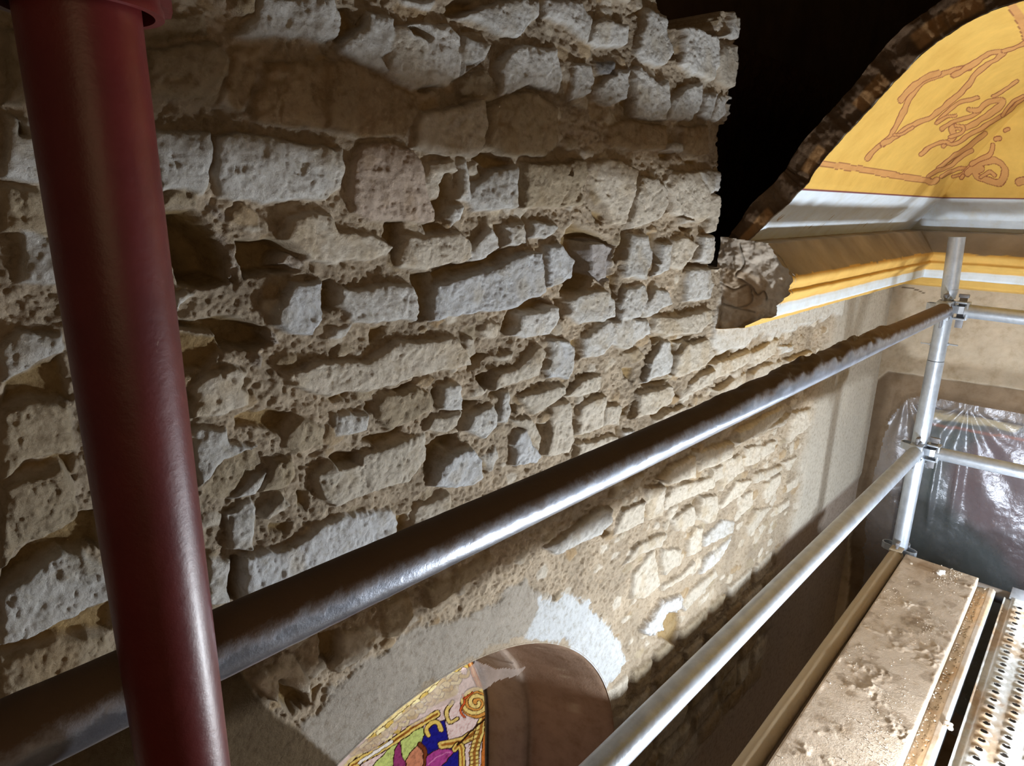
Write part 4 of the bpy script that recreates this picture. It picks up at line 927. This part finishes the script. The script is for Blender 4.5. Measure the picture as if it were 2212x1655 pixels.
def clump(s_, a):
    x = s_
    top = max(0, math.cos(a)); v = vnoise(np.array([x/.035]), np.array([a*1.3]), 81)[0]; v2 = vnoise(np.array([x/.012]), np.array([a*3]), 82)[0]
    zone = 1/(1+math.exp(-(x-1.15)/.08))*(1/(1+math.exp((x-2.0)/.05)))
    return top**1.5*(.0012+zone*(.016*v**1.5+.003*v2))+.0004*v2
rail = thing('guard_rail', (.0, .459, -.336), 'upper guard rail, grimy and crusted along its top, closest steel tube to the rubble', 'scaffold rail')
bm = bmesh.new(); tube_bm(bm, (-.10, .459, -.334), (PX0-.045, .4645, -.330), .0252, 56, steps(0, 1, 520), disp=clump); from_bm('tube', bm, M['galv_dusty'], rail)
head(rail, (PX0, .466, Z1-.003), (-1, 0, 0), M['galv'])
rail2 = thing('guard_rail', (.55, .459, -.84), 'lower guard rail, clean galvanised tube running down to the bottom edge', 'scaffold rail')
bm = bmesh.new(); tube_bm(bm, (.3, .456, -.843), (PX0-.045, .466, Z2-.003), .0245, 56, steps(0, 1, 12)); from_bm('tube', bm, M['galv'], rail2)
head(rail2, (PX0, .466, Z2-.003), (-1, 0, 0), M['galv'])
for zz, z_end, lab in ((Z1, -.345, 'upper cross tube leaving the corner standard to the right'), (Z2, -.80, 'lower cross tube in front of the plastic sheet')):
    tr = thing('cross_tube', (PX0, PY0-.02, zz), lab, 'scaffold tube')
    bm = bmesh.new(); tube_bm(bm, (PX0, PY0-.055, zz-.003), (PX0, -1.0, z_end), .0225, 48); from_bm('tube', bm, M['galv'], tr)
    head(tr, (PX0, PY0, zz-.003), (0, -1, 0), M['galv'])
led = thing('ledger_tube', (.5, .43, -1.235), 'mud-coloured steel ledger tube running beside the wide board', 'scaffold tube')
bm = bmesh.new(); tube_bm(bm, (.3, .420, -1.237), (PX0-.045, .466, -1.232), .0243, 48, steps(0, 1, 60), disp=lambda s_, a: .0006*vnoise(np.array([s_/.02]), np.array([a]), 83)[0]); from_bm('tube', bm, M['tan_tube'], led)
head(led, (PX0, .466, Z3-.008), (-1, 0, 0), M['tan_tube'])

# red standard right in front of the camera
M['red'] = mat_plain('chipped_red_paint', (.088, .0055, .006), (.125, .011, .010), .42, nscale=18, bd=.0006, bscale=35, spec=.5)
m = M['red']; nt = m.node_tree; b = nt.nodes['Principled BSDF']; src = b.inputs['Base Color'].links[0].from_socket
n1 = noise(nt, 38, 6, .7, stretch=(1, 1, .45)); k = ramp(nt, n1.outputs[0], [(.665, (0, 0, 0)), (.70, (.8, .8, .8))])
nt.links.new(mix(nt, k, src, (.30, .19, .15)), b.inputs['Base Color']); b.inputs['Coat Weight'].default_value = .06; b.inputs['Coat Roughness'].default_value = .25
RX, RY, RR = .108, .385, .0262
red = thing('red_standard', (RX, RY, -.8), 'thick dark red upright pole crossing the left side, chipped paint', 'scaffold pole')
bm = bmesh.new(); tube_bm(bm, (RX, RY, .20), (RX, RY, -.80), RR, 96, steps(0, 1, 8)); from_bm('pole', bm, M['red'], red)
bm = bmesh.new(); tube_bm(bm, (RX, RY, .0805), (RX, RY, .135), RR+.0085, 96, [0, .06, .12, .3, 1], disp=lambda s_, a: .0012 if s_ < .004 else 0, wall=.004); from_bm('collar', bm, M['red'], red)
def red_loop(an):
    fr = Matrix.Translation((RX, RY, .115)) @ Matrix.Rotation(an, 4, 'Z'); bm = bmesh.new()
    prism_bm_ring(bm, vpress_pts(RR+.004, .022, .040, .005), -.022, .022, fr); from_bm('socket_loop', bm, M['red'], red)
for an in (-46, 134, 44): red_loop(math.radians(an))

# ================================================================== DECK
SK = math.radians(1.5)
DROT = Matrix.Rotation(SK, 3, 'Z')
def dk_pt(u, v, z):                                     # u back from the far end, v across, skewed with the deck
    return (2.54-u*math.cos(SK)-(v-.15)*math.sin(SK)*-1*0, v-u*math.sin(SK), z)
def deck_grid(name, u0, u1, v0, v1, step, fz, mat, parent, colf, zoff, hole=None):
    us = np.arange(u0, u1, step); vs = np.arange(v0, v1+step*.5, step); U, V = np.meshgrid(us, vs)
    P = np.stack([2.54-U*math.cos(SK), V-U*math.sin(SK), fz(U, V)+zoff], -1); keep = None
    if hole is not None: h = hole(U, V); keep = ~(h[:-1, :-1] | h[1:, 1:] | h[:-1, 1:] | h[1:, :-1])
    return grid_mesh(name, P, mat, parent, np.clip(colf(U, V), 0, 1), keep)
def sides(bm, u0, u1, v0, v1, z0, z1):
    c = [(u0, v0), (u1, v0), (u1, v1), (u0, v1)]
    t = [bm.verts.new(dk_pt(u, v, z1)) for u, v in c]; l = [bm.verts.new(dk_pt(u, v, z0)) for u, v in c]
    for i in range(4): bm.faces.new((t[i], t[(i+1) % 4], l[(i+1) % 4], l[i]))
    bm.faces.new(l); return t
M['board'] = mat_painted('dusty_plywood', bd=.0022, nscale=22, bscale=70, var=.22, spec=.35, rough=.6)
BT = -1.205
def board_z(U, V):
    ed = np.minimum(np.minimum(U, V-.212), .434-V)
    z = -.0035*(1-sstep(ed, 0, .004))
    cr_ = sstep(fbm(U, V, .12, 3, 101), -.05, .35)*sstep(fbm(U, V, .04, 3, 102), -.1, .3)
    z = z+cr_*(.0018+.0045*np.clip(fbm(U+V*.4, V*1.6, .016, 3, 103), 0, 1))*sstep(ed, 0, .01)
    fan = np.sin((U*1.0+V*2.2)*420)*.0010*np.exp(-((U-.45)/.06)**2-((V-.32)/.035)**2)
    return z+fan
def board_c(U, V):
    c = np.ones(U.shape+(3,))*np.array((.60, .49, .38)); c *= 1+.15*fbm(U, V, .1, 4, 104)[..., None]
    wet = sstep(fbm(U, V, .16, 3, 101), -.05, .3)[..., None]*.3; c = c*(1-wet)+np.array((.46, .36, .27))*wet
    md = sstep(fbm(U, V*1.5, .05, 5, 105), .18, .4)[..., None]*.55; c = c*(1-md)+np.array((.27, .19, .12))*md
    rust = np.exp(-((U-.05)/.07)**2-((V-.36)/.05)**2)[..., None]*.55; c = c*(1-rust)+np.array((.33, .19, .08))*rust
    return c
board = thing('wooden_board', dk_pt(1.1, .32, BT-.035), 'wide muddy wooden board lying along the deck edge', 'board')
deck_grid('board_top', 0, 2.3, .212, .434, .0026, board_z, M['board'], board, board_c, BT)
bm = bmesh.new(); sides(bm, 0, 2.3, .212, .434, BT-.036, BT-.0036); from_bm('board_edge', bm, mat_plain('raw_board_edge', (.42, .30, .19), (.58, .45, .31), .8, nscale=30, stretch=(1, 8, 8)), board, smooth=False)

M['plank'] = mat_painted('dusty_steel_deck', bd=.0010, nscale=35, bscale=90, var=.25, spec=.5, rough=.5)
nt = M['plank'].node_tree; M['plank'].node_tree.nodes['Principled BSDF'].inputs['Metallic'].default_value = .35
DT = -1.2425
def dust_c(U, V, base=(.50, .47, .43)):
    c = np.ones(U.shape+(3,))*np.array(base); d = sstep(fbm(U, V, .10, 4, 111)+.35*fbm(U*.3, V, .02, 2, 112), -.15, .35)[..., None]*.85
    c = c*(1-d)+np.array((.46, .32, .19))*d; r = sstep(fbm(U, V, .05, 4, 113),   .3, .55)[..., None]*.35
    return c*(1-r)+np.array((.36, .17, .05))*r
# plank beneath the board: only its lipped edge shows
def pa_z(U, V): return .006*sstep(V, .162, .166)*sstep(-V, -.186, -.181)-.004*sstep(V, .186, .19)+.0012*fbm(U, V, .02, 3, 114)*sstep(V, .185, .195)
pa = thing('steel_plank', dk_pt(1.1, .27, DT-.05), 'dusty steel deck plank mostly hidden under the wide board', 'scaffold plank')
deck_grid('plank_top', -.015, 2.3, .160, .40, .0035, pa_z, M['plank'], pa, lambda U, V: dust_c(U, V, (.52, .44, .36)), DT)
bm = bmesh.new(); sides(bm, -.015, 2.3, .160, .40, DT-.055, DT-.0005); from_bm('plank_side', bm, M['galv'], pa, smooth=False)
rows_v = [.090-.047*i for i in range(8)]
def near_hole(U, V):
    best = np.full(U.shape, 9.)
    for i, v in enumerate(rows_v):
        uu = U-(.018 if i % 2 else 0); du = (uu % .037)-.0185
        best = np.minimum(best, np.where(U > .035, np.hypot(du*1.0, (V-v)*.80), 9.))
    return best
def pb_z(U, V):
    z = -.010*sstep(V, .113, .117)+.004*sstep(V, .128, .133)
    z = z+.002*sstep(-V, -.112, -.106); d = near_hole(U, V)
    return z+.0042*np.exp(-((d-.0075)/.0032)**2)+.0009*fbm(U, V, .02, 3, 115)-.002*sstep(-d, -.006, -.003)
pbk = thing('perforated_steel_plank', dk_pt(1.1, -.05, DT-.05), 'perforated steel deck plank with rows of raised holes, lower right corner', 'scaffold plank')
deck_grid('plank_top', -.01, 2.3, -.23, .136, .0021, pb_z, M['plank'], pbk, lambda U, V: dust_c(U, V, (.60, .60, .58)), DT, hole=lambda U, V: near_hole(U, V) < .0052)
bm = bmesh.new(); sides(bm, -.01, 2.3, -.23, .136, DT-.055, DT-.012); bmesh.ops.delete(bm, geom=[f for f in bm.faces if abs(f.normal.z) > .9], context='FACES'); from_bm('plank_side', bm, M['galv_dark'], pbk, smooth=False)
for v in (.10, .0, -.12):
    bm = bmesh.new(); box_bm(bm, Vector(dk_pt(-.053, v, DT-.004)), (.09, .045, .006), DROT, .002); box_bm(bm, Vector(dk_pt(-.095, v, DT-.02)), (.006, .045, .038), DROT, .002); from_bm('end_hook', bm, M['galv'], pbk)
dt = thing('deck_transom', (PX0, .2, -1.29), 'steel bearer under the far ends of the deck planks', 'scaffold tube')
bm = bmesh.new(); tube_bm(bm, (PX0, PY0-.03, -1.276), (PX0, -1.0, -1.276), .0238, 40); from_bm('tube', bm, M['galv_dark'], dt)

# plaster rubble fallen on the boards
def rock(name, c, s, mat, label=None, cat=None, group=None, seed=0):
    rr = random.Random(seed); bm = bmesh.new(); bmesh.ops.create_icosphere(bm, subdivisions=3, radius=1)
    for v in bm.verts:
        n = v.co.copy(); f = 1+.28*math.sin(n.x*3.1+seed)*math.cos(n.y*2.7+seed*2)+.16*math.sin(n.z*5+n.x*4+seed)+.05*rr.uniform(-1, 1); v.co = Vector((n.x*s[0], n.y*s[1], max(n.z*s[2], -s[2]*.7)))*f+Vector(c)
    o = from_bm(name, bm, mat, smooth=False)
    if label: tag(o, label, cat, group)
    return o
M['rubble'] = mat_plain('pale_mortar_lump', (.50, .42, .33), (.72, .65, .55), .9, nscale=60, bd=.002, bscale=150)
M['lime'] = mat_plain('white_lime_lump', (.70, .67, .62), (.86, .84, .80), .85, nscale=60, bd=.002, bscale=150)
p = onZ(2050, 1568, DT+.012); rock('mortar_lump', p, (.011, .010, .010), M['rubble'], 'pale mortar lump straddling the gap between the steel planks', 'rubble', seed=4)
p = onZ(2032, 1237, BT+.005); rock('plaster_lump', p, (.017, .012, .008), M['lime'], 'white plaster lump near the far end of the muddy board', 'rubble', seed=9)
p = onZ(1968, 1217, BT+.002); rock('mortar_lump', p, (.006, .005, .004), M['rubble'], 'tiny mortar lump at the far left corner of the muddy board', 'rubble', seed=12)
bm = bmesh.new(); rr = random.Random(5)
def crumb(u, v, z, s):
    g = bmesh.ops.create_icosphere(bm, subdivisions=1, radius=s, matrix=Matrix.Translation(dk_pt(u, v, z+s*.4)) @ Matrix.Rotation(rr.uniform(0, 6), 4, (rr.random(), rr.random(), 1)))
    for vv in g['verts']: vv.co += Vector((rr.uniform(-1, 1), rr.uniform(-1, 1), rr.uniform(-1, 1)))*s*.35
for i in range(650):
    cl = rr.choice([(.10, .30, .03), (.05, .275, .02), (.75, .36, .05), (.95, .27, .06), (1.0, .25, .05), (.35, .40, .04), (.42, .27, .03), (.6, .33, .2)])
    u = abs(rr.gauss(cl[0], cl[2]*1.6)); v = rr.gauss(cl[1], cl[2]*.6)
    if .218 < v < .428: crumb(u, v, BT, rr.uniform(.0005, .0014)*(1.6 if rr.random() < .05 else 1))
for i in range(650):
    u = rr.uniform(.0, 1.3); v = rr.choice([rr.uniform(.190, .210), rr.uniform(.19, .21), rr.uniform(.165, .19), rr.uniform(.0, .13)]); crumb(u, v, DT-.004 if v > .19 else DT+.002 if v > .15 else DT-.008, rr.uniform(.0008, .0030 if v > .18 else .0016))
cr_o = from_bm('plaster_crumbs', bm, M['rubble'], smooth=False); tag(cr_o, 'fine plaster crumbs scattered over the muddy board and steel deck', 'rubble', kind='stuff')
